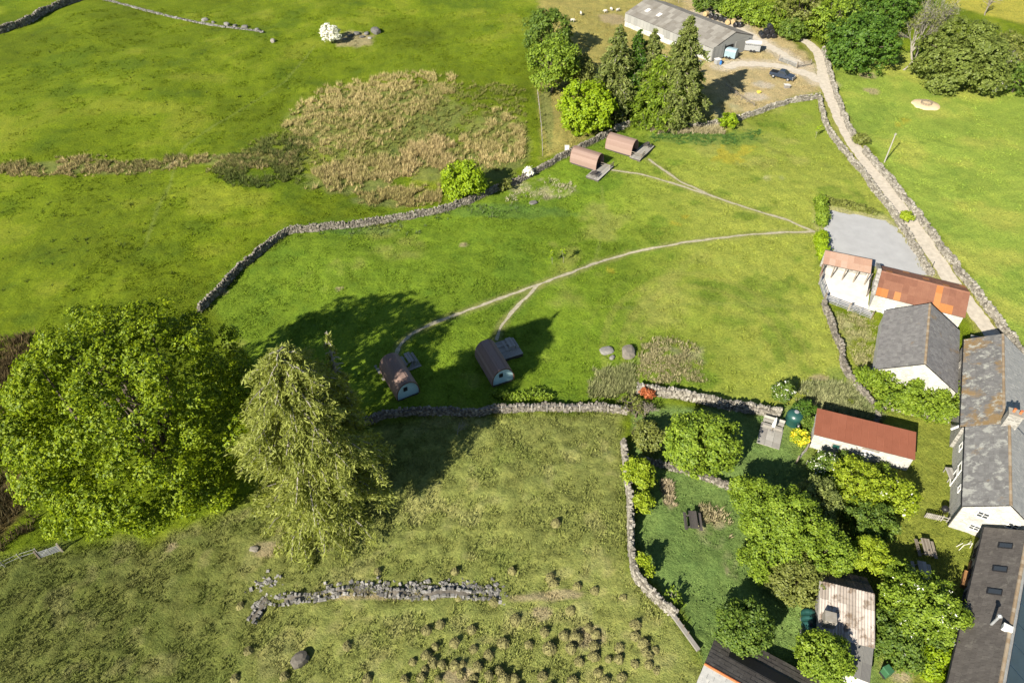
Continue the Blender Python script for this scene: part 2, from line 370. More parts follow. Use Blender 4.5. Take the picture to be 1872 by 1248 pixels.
LANEW, FORKW, TRACKW, PATHW = [[np.array(G(*p)) for p in q] for q in (LANE, FORK, TRACK, PATHS[0])]
PW = [[np.array(G(*p)) for p in q] for q in PATHS]
def spots(x, y, lst):
    r = np.zeros(x.shape)
    for (px, py, rx, ry) in lst:                       # ellipses given in photo pixels
        c = P(px, py); a = pxm(c, rx); b = pxm(c, ry)/max(.25, math.sin(math.atan2(H, c[1])))
        e = np.sqrt(((x-c[0])/a)**2+((y-c[1])/b)**2)+.6*(fbm(x/1.5, y/1.5, 31, 3)-.5)
        r = np.maximum(r, 1-sstep(e, .75, 1.1))
    return r
def lerp(c, k, f): return c*(1-f[:, None])+np.asarray(k)[None, :]*f[:, None]
def gcol(x, y, detail=True):
    w = (fbm(x/7, y/7, 3, 4)-.5); b = (fbm(x/22, y/22, 9, 3)-.5); s = (fbm(x/2.1, y/2.1, 15, 3)-.5)
    c = np.tile(np.array([.114, .158, .007]), (len(x), 1))
    c = c*(1+.55*w+.7*b+.25*s)[:, None]
    c = lerp(c, (.185, .205, .022), sstep(w+.6*b, .06, .30)*.6)
    c = lerp(c, (.072, .118, .008), sstep(-w+.5*b, .10, .28)*.6)
    def zone(k, soft=1.2): return sstep(sdf(x, y, Z[k])+2.2*s, -soft, soft)
    # the camping meadow: fresh green, drier and yellower towards the barns
    cm = np.tile(np.array([.125, .192, .015]), (len(x), 1))*(1+.5*w+.45*b+.25*s)[:, None]
    cm = lerp(cm, (.275, .300, .055), sstep(x+9*w+8*b, 10, 34)*.8*(1-sstep(y, 95, 130)*.5))
    cm = lerp(cm, (.235, .24, .06), sstep(w-.4*b, .12, .3)*.6)
    cm = lerp(cm, (.088, .155, .014), sstep(-w+s*.4, .09, .22)*.6)
    c = c*(1-zone('camp')[:, None])+cm*zone('camp')[:, None]
    rt = np.tile(np.array([.205, .275, .042]), (len(x), 1))*(1+.35*w+.35*b+.2*s)[:, None]  # fresh yellower growth, with sun backscatter brightness also put into the colour
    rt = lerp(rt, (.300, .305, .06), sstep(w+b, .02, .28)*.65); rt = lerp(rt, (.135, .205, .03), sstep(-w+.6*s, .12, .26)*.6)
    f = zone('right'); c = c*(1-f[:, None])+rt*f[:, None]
    bt = np.tile(np.array([.188, .208, .056]), (len(x), 1))*(1+.35*w+.3*b+.55*s)[:, None]
    bt = lerp(bt, (.125, .165, .030), sstep(-w+.8*s-.012*(x+10), .02, .30)*.45); bt = lerp(bt, (.275, .255, .11), sstep(s+.5*w, .08, .26)*.45)
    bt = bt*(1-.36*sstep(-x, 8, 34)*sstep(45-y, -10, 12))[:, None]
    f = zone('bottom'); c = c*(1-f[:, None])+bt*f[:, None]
    gd = np.tile(np.array([.135, .205, .055]), (len(x), 1))*(1+.5*w+.4*s)[:, None]
    gd = lerp(gd, (.175, .200, .032), sstep(x+5*w, 29, 36))
    f = zone('garden', .5); c = c*(1-f[:, None])+gd*f[:, None]
    yd = np.tile(np.array([.25, .22, .065]), (len(x), 1))*(1+.4*w+.3*s)[:, None]
    yd = lerp(yd, (.38, .30, .17), sstep(x+16*w, 36, 46)*(1-sstep(x, 66, 72))*.75)
    f = zone('yard'); c = c*(1-f[:, None])+yd*f[:, None]
    c = lerp(c, (.30, .28, .045), zone('farright'))
    # worn and dry places, each with a shape of its own
    c = lerp(c, (.30, .24, .15), spots(x, y, [(1545, 170, 0.1, .1), (1594, 166, 15, 6), (1586, 138, 14, 5), (620, 527, 9, 4), (848, 447, 8, 4), (1500, 690, 22, 7), (400, 535, 16, 6), (645, 72, 40, 12), (315, 998, 9, 10), (490, 1005, 30, 14), (592, 1000, 16, 10), (990, 1120, 18, 14), (1000, 1090, 70, 10), (1075, 1165, 34, 26), (700, 1090, 120, 6), (840, 1235, 30, 16), (316, 300, 10, 9), (1120, 35, 28, 10)])*.75)
    c = lerp(c, (.40, .35, .28), spots(x, y, [(1383, 177, 24, 8), (1395, 155, 22, 6), (1300, 30, 60, 12), (1352, 48, 22, 6)])*.85)
    c = lerp(c, (.33, .31, .17), spots(x, y, [(985, 345, 60, 20), (1415, 327, 20, 8), (1225, 655, 60, 26), (1240, 640, 50, 30), (1570, 560, 14, 30), (1560, 610, 30, 60), (1330, 200, 30, 20)])*sstep(s, -.12, .16)*.75)
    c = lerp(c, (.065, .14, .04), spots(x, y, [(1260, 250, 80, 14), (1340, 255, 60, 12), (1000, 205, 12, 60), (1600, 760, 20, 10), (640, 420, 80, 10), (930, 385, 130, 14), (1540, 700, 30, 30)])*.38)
    c = lerp(c, (.30, .27, .03), spots(x, y, [(1330, 280, 70, 18), (1265, 405, 40, 12), (1660, 225, 40, 10), (1130, 490, 40, 10)])*sstep(s, .02, .12)*.7)
    c = lerp(c, (.36, .30, .20), spots(x, y, [(1222, 905, 10, 26), (1300, 965, 28, 40), (1335, 1030, 16, 26), (1640, 1225, 30, 26)])*sstep(s, -.1, .1)*.8)
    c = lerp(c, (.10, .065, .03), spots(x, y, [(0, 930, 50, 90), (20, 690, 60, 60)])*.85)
    c = lerp(c, (.16, .17, .065), spots(x, y, [(690, 215, 170, 70), (640, 325, 90, 30), (790, 290, 80, 40), (900, 265, 70, 60), (150, 308, 170, 10), (450, 290, 130, 12), (720, 365, 80, 14)])*.55)
    # verges, lane edges, worn strips by the paths, mower rings
    d = np.minimum(dpoly(x, y, LANEW), dpoly(x, y, FORKW)); c = lerp(c, (.28, .26, .08), (1-sstep(d+1.2*s, 1.1, 2.6))*.7)
    d = np.minimum(dpoly(x, y, FORKW), dpoly(x, y, TRACKW)); c = lerp(c, (.42, .36, .27), (1-sstep(d+2*s, 1.6, 3.6))*.9)
    for q in PW: c = lerp(c, (.20, .20, .07), (1-sstep(dpoly(x, y, q)+.5*s, .25, .95))*.65)
    rc = G(1290, 640); rr = np.hypot(x-rc[0], (y-rc[1])*.8)
    c = lerp(c, (.23, .23, .055), (np.sin(rr*2.6+2*w) > .35)*sstep(rr, 7, 9)*(1-sstep(rr, 13, 16))*(y > rc[1]-3)*.30)
    f = sstep(sdf(x, y, Z['carpark'])+1.6*s, -2.6, 0); c = lerp(c, (.30, .28, .15), f*.8)
    for q in ([(300, 310), (340, 265), (440, 200), (520, 150), (575, 85)], [(318, 312), (310, 340), (290, 375), (265, 450)], [(1090, 470), (1105, 400), (1100, 340)], [(1500, 560), (1100, 560)]):
        c = lerp(c, (.17, .21, .045), (1-sstep(dpoly(x, y, GP(q))+.25*s, .08, .40))*.5)
    return np.clip(c, .004, .8)
# ------------------------------------------------------------------ ground sheet
def axis(segs):
    out = []
    for a, b, st in segs: out.append(np.arange(a, b, st))
    out.append([segs[-1][1]]); return np.concatenate(out)
xs = axis([(-3000, -400, 400), (-400, -170, 12), (-170, -75, 1.0), (-75, 75, .36), (75, 170, 1.0), (170, 400, 12), (400, 3000, 400)])
ys = axis([(-1500, -100, 200), (-100, 0, 10), (0, 18, 1.), (18, 60, .32), (60, 120, .46), (120, 230, .95), (230, 400, 12), (400, 4000, 400)])
X, Y = np.meshgrid(xs, ys); x = X.ravel(); y = Y.ravel()
roads = np.minimum(np.minimum(dpoly(x, y, LANEW), dpoly(x, y, FORKW)), dpoly(x, y, TRACKW))
flat = sstep(roads, .8, 2.4)*(1-sstep(np.maximum(sdf(x, y, Z['carpark']), sdf(x, y, Z['concrete'])), -1, 0))
for q in PW: flat = np.minimum(flat, sstep(dpoly(x, y, q), .3, 1.0))
core = (np.abs(x) < 175)*(y > 0)*(y < 235)
bt = sstep(sdf(x, y, Z['bottom']), -2, 2)
rg = (fbm(x/.8, y/.8, 51, 3)-.5)*.30*(1+1.0*bt)+(fbm(x/3.1, y/3.1, 61, 3)-.5)*.45
zz = hz(x, y)*np.where(core, 1, 0)+np.where(core, rg*flat-.02, 0)
nx = len(xs); I = np.arange(len(ys)-1)[:, None]*nx+np.arange(nx-1)[None, :]; I = I.ravel()
FQ = np.stack([I, I+1, I+1+nx, I+nx], 1)
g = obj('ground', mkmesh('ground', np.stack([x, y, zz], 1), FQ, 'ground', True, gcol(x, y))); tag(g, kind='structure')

def strip(name, pts, w, mat, lift, kind='structure', jit=.12, step=.5):
    pts = [np.asarray(p, float) for p in pts]; S = []
    for a, b in zip(pts, pts[1:]):
        n = max(1, int(np.linalg.norm(b-a)/step)); S += [a+(b-a)*k/n for k in range(n)]
    S.append(pts[-1]); S = np.array(S)
    for _ in range(6): S[1:-1] = (S[:-2]+2*S[1:-1]+S[2:])/4
    d = np.gradient(S, axis=0); d /= np.linalg.norm(d, axis=1)[:, None]; nrm = np.stack([-d[:, 1], d[:, 0]], 1); V = []
    k = np.arange(len(S)); wl = w/2+jit*(vn(k*.6, k*0, 5)-.5)*2; wr = w/2+jit*(vn(k*.6, k*0+9, 6)-.5)*2
    rows = [S+nrm*wl[:, None], S+nrm*(w/4), S, S-nrm*(w/4), S-nrm*wr[:, None]]
    for r in rows: V.append(np.stack([r[:, 0], r[:, 1], hz(r[:, 0], r[:, 1])+lift], 1))
    n = len(S); V = np.concatenate(V); Fc = np.array([(a*n+i, a*n+i+1, (a+1)*n+i+1, (a+1)*n+i) for a in range(4) for i in range(n-1)])[:, ::-1]
    return tag(obj(name, mkmesh(name, V, Fc, mat, True)), kind=kind)
strip('road', LANEW, 2.3, 'gravel_lane', .020, jit=.15); strip('road', FORKW, 2.6, 'gravel_lane', .016, jit=.5); strip('road', TRACKW, 2.2, 'gravel_lane', .012, jit=.4)
for i, q in enumerate(PW): strip('path', q, .42, 'path_worn', .018+.004*i, jit=.12)
def sheet(name, poly, mat, lift, jit=0, sub=.7):
    pts = [np.array(p) for p in poly]; S = []
    for a, b in zip(pts, pts[1:]+pts[:1]):
        n = max(1, int(np.linalg.norm(b-a)/sub)); S += [a+(b-a)*k/n for k in range(n)]
    S = np.array(S); c = S.mean(0)
    if jit: S = S+(S-c)/np.linalg.norm(S-c, axis=1)[:, None]*((vn(S[:, 0]/.8, S[:, 1]/.8, 3)-.5)*jit)[:, None]
    V = np.column_stack([S, hz(S[:, 0], S[:, 1])+lift]); V = np.vstack([V, [c[0], c[1], float(hz(*c))+lift]]); n = len(S)
    return tag(obj(name, mkmesh(name, V, [(i, (i+1) % n, n) for i in range(n)], mat)), kind='structure')
sheet('car_park', Z['carpark'], 'gravel_grey', .02, 1.6); sheet('concrete_yard', Z['concrete'], 'concrete_pale', .03)

# ------------------------------------------------------------------ dry stone walls
def stone_mesh(seed, mat):
    r = np.random.default_rng(seed); v = np.array(box(0, 0, 0, 1, 1, 1)[0]); v = v*(1+r.uniform(-.22, .14, v.shape))
    t = v[4:].copy(); v[4:, :2] *= r.uniform(.65, .95); return mkmesh('stone', v, BF, mat)
WALLS = []
STONES = {m: [stone_mesh(i, m) for i in range(14)] for m in ('stone', 'stone_grey', 'stone_pale')}
def drywall(label, px, h=1.15, width=.55, sl=.42, ch=.26, cap=0, mat='stone', top=True, ragged=.0, cname='wall', pts=None, group=None):
    pts = pts or [P(x, y, h)[:2] for x, y in px]; S = []; sl *= .78; ch *= .8; width *= .82; h *= .92
    st = sl
    for a, b in zip(pts, pts[1:]):
        n = max(1, int(np.linalg.norm(b-a)/st)); S += [a+(b-a)*k/n for k in range(n)]
    S.append(pts[-1]); S = np.array(S)
    for _ in range(3): S[1:-1] = (S[:-2]+2*S[1:-1]+S[2:])/4
    S = S+np.stack([vn(S[:, 0]/2, S[:, 1]/2, 71)-.5, vn(S[:, 0]/2, S[:, 1]/2, 77)-.5], 1)*.35
    WALLS.append(S); o = onground(*S[0]); T = thing('dry_stone_wall', label, cname, o, group=group)
    d = np.gradient(S, axis=0); d /= np.linalg.norm(d, axis=1)[:, None]+1e-9; nr = np.stack([-d[:, 1], d[:, 0]], 1); gz = hz(S[:, 0], S[:, 1])
    hh = h*(.86+.26*vn(np.arange(len(S))*.31, np.zeros(len(S)), 93))*(1-ragged*vn(np.arange(len(S))*.22, np.zeros(len(S)), 91)*1.2)
    # earth and rubble hearting
    rows = []
    for (q, top_) in ((-.40, 0), (-.30, 1), (.30, 1), (.40, 0)):
        rows.append(np.column_stack([S+nr*(q*width), gz-.25+top_*(hh-.02)])-o)
    n = len(S); V = np.concatenate(rows); Fc = [(a*n+i, a*n+i+1, (a+1)*n+i+1, (a+1)*n+i) for a in range(3) for i in range(n-1)]+[(0, n, 2*n, 3*n), (n-1, 4*n-1, 3*n-1, 2*n-1)]
    part('hearting', (V, Fc), 'wall_core', T)
    mats = []; ms = []; R = random
    for i in range(n):
        ang = math.atan2(d[i, 1], d[i, 0]); nc = max(1, int(round((hh[i]-.16)/ch)))
        for k in range(nc):
            tap = .5*width*(1-.28*k/max(1, nc))
            for s in (-1, 1):
                c = S[i]+nr[i]*(s*(tap-.06))+d[i]*R.uniform(-.12, .12)
                mats.append(trs((c[0]-o[0], c[1]-o[1], gz[i]+ch*(k+.42)+R.uniform(-.04, .04)-o[2]), (R.uniform(-.22, .22), R.uniform(-.2, .2), ang+R.uniform(-.25, .25)), (sl*R.uniform(.6, 1.45), R.uniform(.2, .4), ch*R.uniform(.65, 1.25)))); ms.append(R.choice(STONES[mat]))
        if top:
            for q in (0, .5):
                if R.random() < .22: continue
                c = S[i]+d[i]*sl*(q+R.uniform(-.12, .12))+nr[i]*R.uniform(-.13, .13)
                mats.append(trs((c[0]-o[0], c[1]-o[1], gz[i]+hh[i]+R.uniform(-.08, .06)-o[2]), (R.uniform(-.3, .3), R.uniform(-.5, .4), ang+R.uniform(-.5, .5)), (sl*R.uniform(.4, 1.0), width*R.uniform(.4, .85), R.uniform(.14, .32)))); ms.append(R.choice(STONES[mat]))
    pieces(T, 'stone', mats, ms, cap, 'stones'); return T
drywall('long mossy dry stone wall curving from the big oak round the camping meadow to the lime-green tree', [(362, 556), (380, 538), (400, 520), (430, 485), (470, 455), (500, 428), (524, 414), (560, 410), (600, 407), (640, 403), (720, 392), (800, 378), (860, 360), (905, 338), (950, 322), (1000, 295), (1050, 268), (1115, 236)], 1.2, .6, .48, .30, 250)
drywall('dry stone wall running behind the conifers to the lane below the farm yard', [(1125, 229), (1165, 214), (1230, 224), (1290, 223), (1350, 211), (1400, 194), (1440, 180), (1498, 170)], 1.15, .6, .55, .32, 0, 'stone_pale')
drywall('dry stone wall on the camping meadow side of the gravel lane', [(1502, 176), (1508, 210), (1520, 237), (1545, 268), (1575, 303), (1607, 345), (1636, 383), (1660, 420), (1682, 455), (1703, 492)], 1.0, .75, .52, .30, 0, 'stone_pale')
drywall('short dry stone wall beside the lane next to the dark wood', [(1507, 84), (1516, 115), (1526, 150), (1531, 166), (1545, 205), (1563, 243), (1568, 250)], 1.1, .65, .55, .32, 0, 'stone_pale')
drywall('dry stone wall between the gravel lane and the large yellow-green field', [(1583, 268), (1620, 310), (1660, 357), (1700, 411), (1740, 464), (1790, 528), (1830, 578), (1875, 640), (1920, 700)], 1.1, .8, .50, .30, 0, 'stone_pale')
drywall('dry stone wall behind the wire fence, running from the feathery larch to the dead shrub', [(640, 770), (700, 752), (760, 744), (820, 744), (870, 746), (940, 739), (1000, 737), (1060, 737), (1100, 738), (1146, 742)], 1.1, .65, .42, .26, 200)
drywall('broad tumbled dry stone wall between the meadow and the garden with the parasol', [(1168, 704), (1200, 706), (1240, 711), (1290, 721), (1350, 735), (1428, 744)], 1.25, .9, .42, .26, 280, 'stone_pale')
drywall('dry stone wall between the rough pasture and the garden with the dark picnic table', [(1142, 800), (1147, 830), (1152, 870), (1155, 920), (1158, 980), (1160, 1040), (1188, 1072), (1235, 1112)], 1.25, .62, .40, .26, 300, 'stone_pale')
drywall('low dry stone wall climbing from the concrete yard down past the grey slate shed', [(1508, 547), (1520, 580), (1538, 625), (1549, 668), (1575, 705), (1601, 735)], 1.0, .55, .42, .26, 220)
drywall('short row of upright edge stones reaching the rust-roofed stone shed', [(1604, 738), (1606, 757), (1608, 778)], .9, .5, .34, .26, 120)
drywall('low bleached dry stone wall under the ivy bank beside the house', [(1606, 733), (1640, 741), (1690, 751), (1738, 762)], .9, .7, .42, .26, 150, 'stone_pale')
drywall('low earthy garden wall below the bright green garden tree', [(1180, 836), (1240, 850), (1290, 866), (1330, 882), (1400, 897)], .7, .7, .42, .26, 150)
drywall('dark dry stone wall in shade at the far corner of the upper pasture', [(-60, 62), (0, 46), (40, 34), (75, 14), (130, -8), (200, -22)], 1.7, .9, .7, .40, 0)
# the collapsed wall in the rough pasture: low core with big loose stones on and around it
cw = drywall('collapsed grey stone wall with loose boulders lying across the rough pasture', [(458, 1122), (474, 1102), (486, 1078), (497, 1090), (530, 1088), (600, 1078), (650, 1070), (690, 1074), (720, 1081), (760, 1080), (850, 1077), (895, 1082), (925, 1088)], .85, 1.0, .42, .25, 300, 'stone_grey', ragged=.8, top=False)
o = np.array(cw.location); mats = []; ms = []
for (cx, cy, sx, sy, k) in ((490, 1068, 26, 18, 60), (560, 1090, 60, 6, 46), (640, 1074, 60, 10, 60), (690, 1072, 40, 14, 40), (765, 1078, 50, 14, 120), (850, 1074, 60, 12, 120), (905, 1085, 24, 10, 30), (470, 1112, 10, 12, 24)):
    for _ in range(k):
        q = P(cx+random.gauss(0, sx*.5), cy+random.gauss(0, sy*.5)); s = random.uniform(.13, .36)
        mats.append(trs((q[0]-o[0], q[1]-o[1], q[2]+s*.15-o[2]), (random.uniform(-.5, .5), random.uniform(-.5, .5), random.uniform(0, 6)), (s*1.2, s, s*.7))); ms.append(random.choice(STONES['stone_grey']))
pieces(cw, 'fallen_stone', mats, ms, 300)
drywall('line of sunken boulders, remains of a wall by the blossoming hawthorn', [(185, -4), (230, 8), (262, 16), (300, 26), (345, 36), (400, 46), (440, 51), (478, 57)], .35, .8, .7, .3, 0, 'stone_grey', ragged=.9)

def boulder(label, px, py, r, flat=.6, mat='stone_grey', seed=0, group=None, parts=0):
    q = P(px, py); R = pxm(q, r); n = 12; rows = 7; V = []; Fc = []; rg = np.random.default_rng(seed+90)
    for i in range(rows+1):
        th = math.pi*i/rows
        for j in range(n):
            ph = 2*math.pi*j/n; d = np.array([math.sin(th)*math.cos(ph), math.sin(th)*math.sin(ph), math.cos(th)])
            k = 1+.5*(float(fbm(d[0]*1.7+seed*3.1, d[1]*1.7+d[2]*1.3, seed, 3))-.5)
            V.append(np.clip(d*k, -.82, .82)*np.array([R*1.15, R*.85, R*flat]))
    for i in range(rows):
        for j in range(n): Fc.append((i*n+j, (i+1)*n+j, (i+1)*n+(j+1) % n, i*n+(j+1) % n))
    o = obj('boulder', mkmesh('boulder', V, Fc, mat), loc=q+np.array([0, 0, R*flat*.25])); o.rotation_euler = (0, 0, seed*1.3)
    return tag(o, label, 'boulder', group)
boulder('large lichen-patched boulder standing alone in the rough pasture', 549, 1207, 17, .9, 'stone', 3)
boulder('long flat pale boulder on the grassy knoll in the meadow', 1109, 642, 13, .4, 'stone_grey', 5)
boulder('broad cracked boulder on the grassy knoll in the meadow', 1149, 646, 17, .5, 'stone', 6)
boulder('small boulder in front of the flat pale boulder on the knoll', 1119, 654, 6, .6, 'stone_grey', 8)
boulder('pale blocky boulder at the end of the stony scar beyond the hawthorn', 687, 59, 10, .7, 'stone_grey', 9)
boulder('dark lone boulder in the upper pasture below the sunken wall', 499, 76, 6, .7, 'stone', 11)
boulder('pale rock at the near edge of the dry grass under the larch', 465, 1005, 9, .6, 'stone', 12)
boulder('rounded buff rock in the grass under the larch', 590, 1003, 14, .4, 'stone', 14)
boulder('flat white stone in the dry patch by the meadow wall', 975, 371, 8, .3, 'stone_grey', 15)
for k, (a, b, r) in enumerate([(640, 66, 5), (652, 62, 7), (662, 68, 5), (670, 62, 6), (676, 70, 4), (630, 72, 5)]):
    boulder('small stone in the stony scar beyond the white hawthorn', a, b, r, .4, 'stone_grey', 20+k, 'stones in the scar')
for k, (a, b, r) in enumerate([(470, 56, 4), (448, 51, 5), (430, 49, 4), (415, 46, 5), (375, 38, 5), (390, 42, 3)]):
    boulder('small boulder at the open end of the sunken wall line', a, b, r+1, .7, 'stone_grey', 40+k, 'boulders ending the sunken wall')

# ------------------------------------------------------------------ vegetation builders
def quads(C, N, size, asp=1.0, rng=RNG, axis=None):
    n = len(C); r = rng.normal(size=(n, 3)) if axis is None else axis+rng.normal(size=(n, 3))*.25
    T = np.cross(N, r) if axis is None else r-N*(r*N).sum(1)[:, None]
    T /= np.linalg.norm(T, axis=1)[:, None]+1e-9; B = np.cross(N, T)
    a = T*(size*.5*asp)[:, None]; b = B*(size*.5)[:, None]
    V = np.stack([C-a, C-b*.8+a*.1, C+a, C+b*.8+a*.1], 1).reshape(-1, 3); Fc = np.arange(4*n).reshape(n, 4); return V, Fc
def unit(v): return v/(np.linalg.norm(v, axis=1)[:, None]+1e-9)
def limbs(base, ends, r0, rng, bend=.2):
    vf = []
    for e in ends:
        e = np.asarray(e, float); m = (base+e)/2+rng.normal(size=3)*np.linalg.norm(e-base)*bend*.35; m[2] += .1*np.linalg.norm(e-base)
        vf.append(tube([base, m, e], [r0, r0*.6, r0*.2], 5, False))
    return cat(*vf)
def crown_pts(lobes, n, clump, rng, inner=.25, per=14):
    """lobes: list of (centre, radii). leaf positions grouped in clumps on the lobes' outer shells."""
    Cn = np.array([l[0] for l in lobes]); R = np.array([l[1] for l in lobes]); wgt = R.max(1)**2; wgt = wgt/wgt.sum(); mid = Cn.mean(0)
    nc = max(1, n//per); k = rng.choice(len(lobes), nc, p=wgt); d = unit(rng.normal(size=(nc, 3))+unit(Cn[k]-mid)*.55+np.array([0, 0, .25]))
    rad = np.where(rng.random(nc) < inner, rng.uniform(.3, .85, nc), rng.uniform(.85, 1.08, nc))
    cc = Cn[k]+d*R[k]*rad[:, None]; cl = np.repeat(np.arange(nc), per); sz = clump*rng.uniform(.6, 1.4, nc)
    p = cc[cl]+rng.normal(size=(len(cl), 3))*sz[cl][:, None]*np.array([.5, .5, .38]); return p, unit(d[cl]*.9+np.array([-.10, -.12, .35])+rng.normal(size=(len(cl), 3))*.42)
def tree(name, label, px, py, zc, rpx, asp=.8, mat='leaf_mid', n=9000, leaf=.3, nl=24, lr=.38, clump=.45, cat_='tree', trunk=True, seed=1, group=None, squash=1.0, low=-.35, extra=None, rot=0, bark='bark'):
    """crown centre seen at photo pixel (px,py), zc metres above the ground, horizontal radius rpx photo pixels"""
    rng = np.random.default_rng(seed); C = P(px, py, zc); R = pxm(C, rpx); gz = float(hz(C[0], C[1])); T = thing(name, label, cat_, (C[0], C[1], gz), rot, group)
    RZ = min(R*asp, (zc-.15) if zc > .3 else R); lobes = [(np.array([0, 0, zc]), np.array([R*.62, R*.62*squash, RZ*.62]))]
    for i in range(nl):
        t = 1-(i+.5)/nl*(1-low); a = i*2.39996+rng.uniform(-.4, .4); s = math.sqrt(max(0, 1-t*t)); q = rng.uniform(.66, .88); l = R*lr*rng.uniform(.65, 1.25)
        f = max(.2, 1-l/R*.55)
        lobes.append((np.array([R*s*math.cos(a)*f*q/.77, R*squash*s*math.sin(a)*f*q/.77, zc+RZ*t*f*q/.77]), np.array([l, l, l*.8])))
    p, N = crown_pts(lobes, n, clump, rng); p[:, 2] = np.maximum(p[:, 2], .08); k = p[:, 2] > .05; p = p[k]; N = N[k]
    part('crown', quads(p, N, leaf*rng.uniform(.6, 1.35, len(p)), 1.25, rng), mat, T)
    if trunk:
        tr = max(.06, R*.045); top = np.array([0, 0, max(.4, zc*.85)])
        st = part('trunk', tube([(0, 0, -.2), (R*.02, 0, zc*.35), top], [tr*1.5, tr*1.05, tr*.6], 8), bark, T, True)
        part('limb', limbs(np.array([0, 0, zc*.35]), [l[0] for l in lobes[1:14]], tr*.6, rng), bark, st)
    if extra:
        em, ne, es = extra; p, N = crown_pts(lobes[1:], ne, clump*.5, rng, 0, 6); p = p[p[:, 2] > .15]; N = unit(RNG.normal(size=p.shape)*.6+np.array([-.4, -.5, .7]))
        part('blossom' if em == 'blossom' else 'flowers', quads(p, N, es*rng.uniform(.6, 1.4, len(p)), 1, rng), em, T)
    return T
def hfor(C, topy):
    for z in np.arange(.5, 40, .1):
        v = C+np.array([0, 0, z])-np.array([0, 0, H])
        if 624-F*(v@UP)/(v@FW) <= topy: return float(z)
    return 30.
def conifer(name, label, px, py, zfrac_px, h, rpx, mat='leaf_spruce', nb=70, per=110, spray=.34, droop=.35, prof=None, seed=1, twig='twig_grey', low=.08, group=None, sub=3, topbare=0, bark='bark', asp=2.2):
    """foot of the tree at photo pixel (px,py); h: height, or the photo row of its top when zfrac_px is 'top'"""
    rng = np.random.default_rng(seed); C = P(px, py); h = hfor(C, h) if zfrac_px == 'top' else h; gz = float(hz(C[0], C[1])); T = thing(name, label, 'tree', (C[0], C[1], gz), 0, group); R = pxm(C, rpx)
    prof = prof or (lambda t: (1-t)**.8*.95+.05)
    tr = h*.016+.05; st = part('trunk', tube([(0, 0, -.2), (rng.normal()*.1, rng.normal()*.1, h*.5), (0, 0, h)], [tr*1.4, tr*.8, .03], 7), bark, T, True)
    P_ = []; N_ = []; A_ = []; tw = []
    for i in range(nb):
        t = low+(1-low)*((i+rng.random())/nb)**.9; a = i*2.39996+rng.uniform(-.3, .3); L = R*prof(t)*rng.uniform(.6, 1.15)
        d = np.array([math.cos(a), math.sin(a), 0]); z0 = h*t; k = np.linspace(0, 1, 6)
        rise = rng.uniform(.05, .35); pts = [np.array([0, 0, z0])+d*L*s+np.array([0, 0, L*(rise*s-droop*(.6+.6*rng.random())*s*s*1.2)]) for s in k]
        tw.append(tube(pts, [.05+.012*L*(1-s) if s < .95 else .012 for s in k], 3, False))
        brs = [(pts, L)]
        for b in range(sub):
            s0 = rng.uniform(.25, .8); p0 = np.array([np.interp(s0, k, [q[c] for q in pts]) for c in range(3)]); a2 = a+rng.choice([-1, 1])*rng.uniform(.4, 1.1); l2 = L*rng.uniform(.25, .5)
            d2 = np.array([math.cos(a2), math.sin(a2), 0]); q2 = [p0+d2*l2*s+np.array([0, 0, -droop*l2*(s+.5*s*s)]) for s in k]; brs.append((q2, l2)); tw.append(tube(q2[::2]+[q2[-1]], [.03, .022, .015, .008], 3, False))
        if t > 1-topbare and rng.random() < .6: continue
        for pp, l in brs:
            m = int(per*l/R/(1+.4*sub)*1.6)+2; s = rng.random(m)**.7; A = np.array(pp); q = np.stack([np.interp(s, k, A[:, c]) for c in range(3)], 1)+rng.normal(size=(m, 3))*np.array([.2, .2, .12])*min(1.6, l*.5+.25)
            q[:, 2] -= rng.random(m)*droop*.7; P_.append(q); N_.append(unit(rng.normal(size=(m, 3))*.55+np.array([0, 0, .8])-d*.1)); A_.append(unit(np.tile(d*.8+np.array([0, 0, -droop*1.3]), (m, 1))+rng.normal(size=(m, 3))*.5))
    p = np.concatenate(P_); N = np.concatenate(N_); A = np.concatenate(A_); kz = p[:, 2] > .1; p, N, A = p[kz], N[kz], A[kz]
    part('crown', quads(p, N, spray*rng.uniform(.55, 1.3, len(p))/math.sqrt(asp)*1.3, asp, rng, A), mat, T)
    tag(part('branches', cat(*tw), twig, st), kind='stuff'); return T
def bare(name, label, px, py, h, spread, seed=1, mat='twig_grey', depthn=5, leaf=None, n=0, ls=.2, r0=None, lean=(0, 0), group=None, cat_='tree', nb=3):
    rng = np.random.default_rng(seed); q = P(px, py); T = thing(name, label, cat_, q, 0, group); vf = []; tips = []
    def grow(p, d, l, r, k):
        e = p+d*l; m = (p+e)/2+rng.normal(size=3)*l*.08; vf.append(tube([p, m, e], [r, r*.82, r*.62], 4 if k > 2 else 6, False))
        if k >= depthn: tips.append(e); return
        for _ in range(nb if k else nb+1):
            dd = d+rng.normal(size=3)*spread; dd[2] += .12; grow(e if rng.random() < .7 else m, dd/np.linalg.norm(dd), l*rng.uniform(.62, .85), r*.6, k+1)
        tips.append(e)
    d0 = np.array([lean[0], lean[1], 1.]); grow(np.zeros(3)-np.array([0, 0, .15]), d0/np.linalg.norm(d0), h*.26, r0 or h*.022, 0)
    part('trunk', cat(*vf), mat, T)
    if leaf:
        tp = np.array(tips); p = tp[rng.integers(0, len(tp), n)]+rng.normal(size=(n, 3))*h*.035; p = p[p[:, 2] > .1]; part('leaves', quads(p, unit(rng.normal(size=p.shape)+np.array([0, 0, .6])), ls*rng.uniform(.6, 1.3, len(p)), 1.3, rng), leaf, T)
    return T
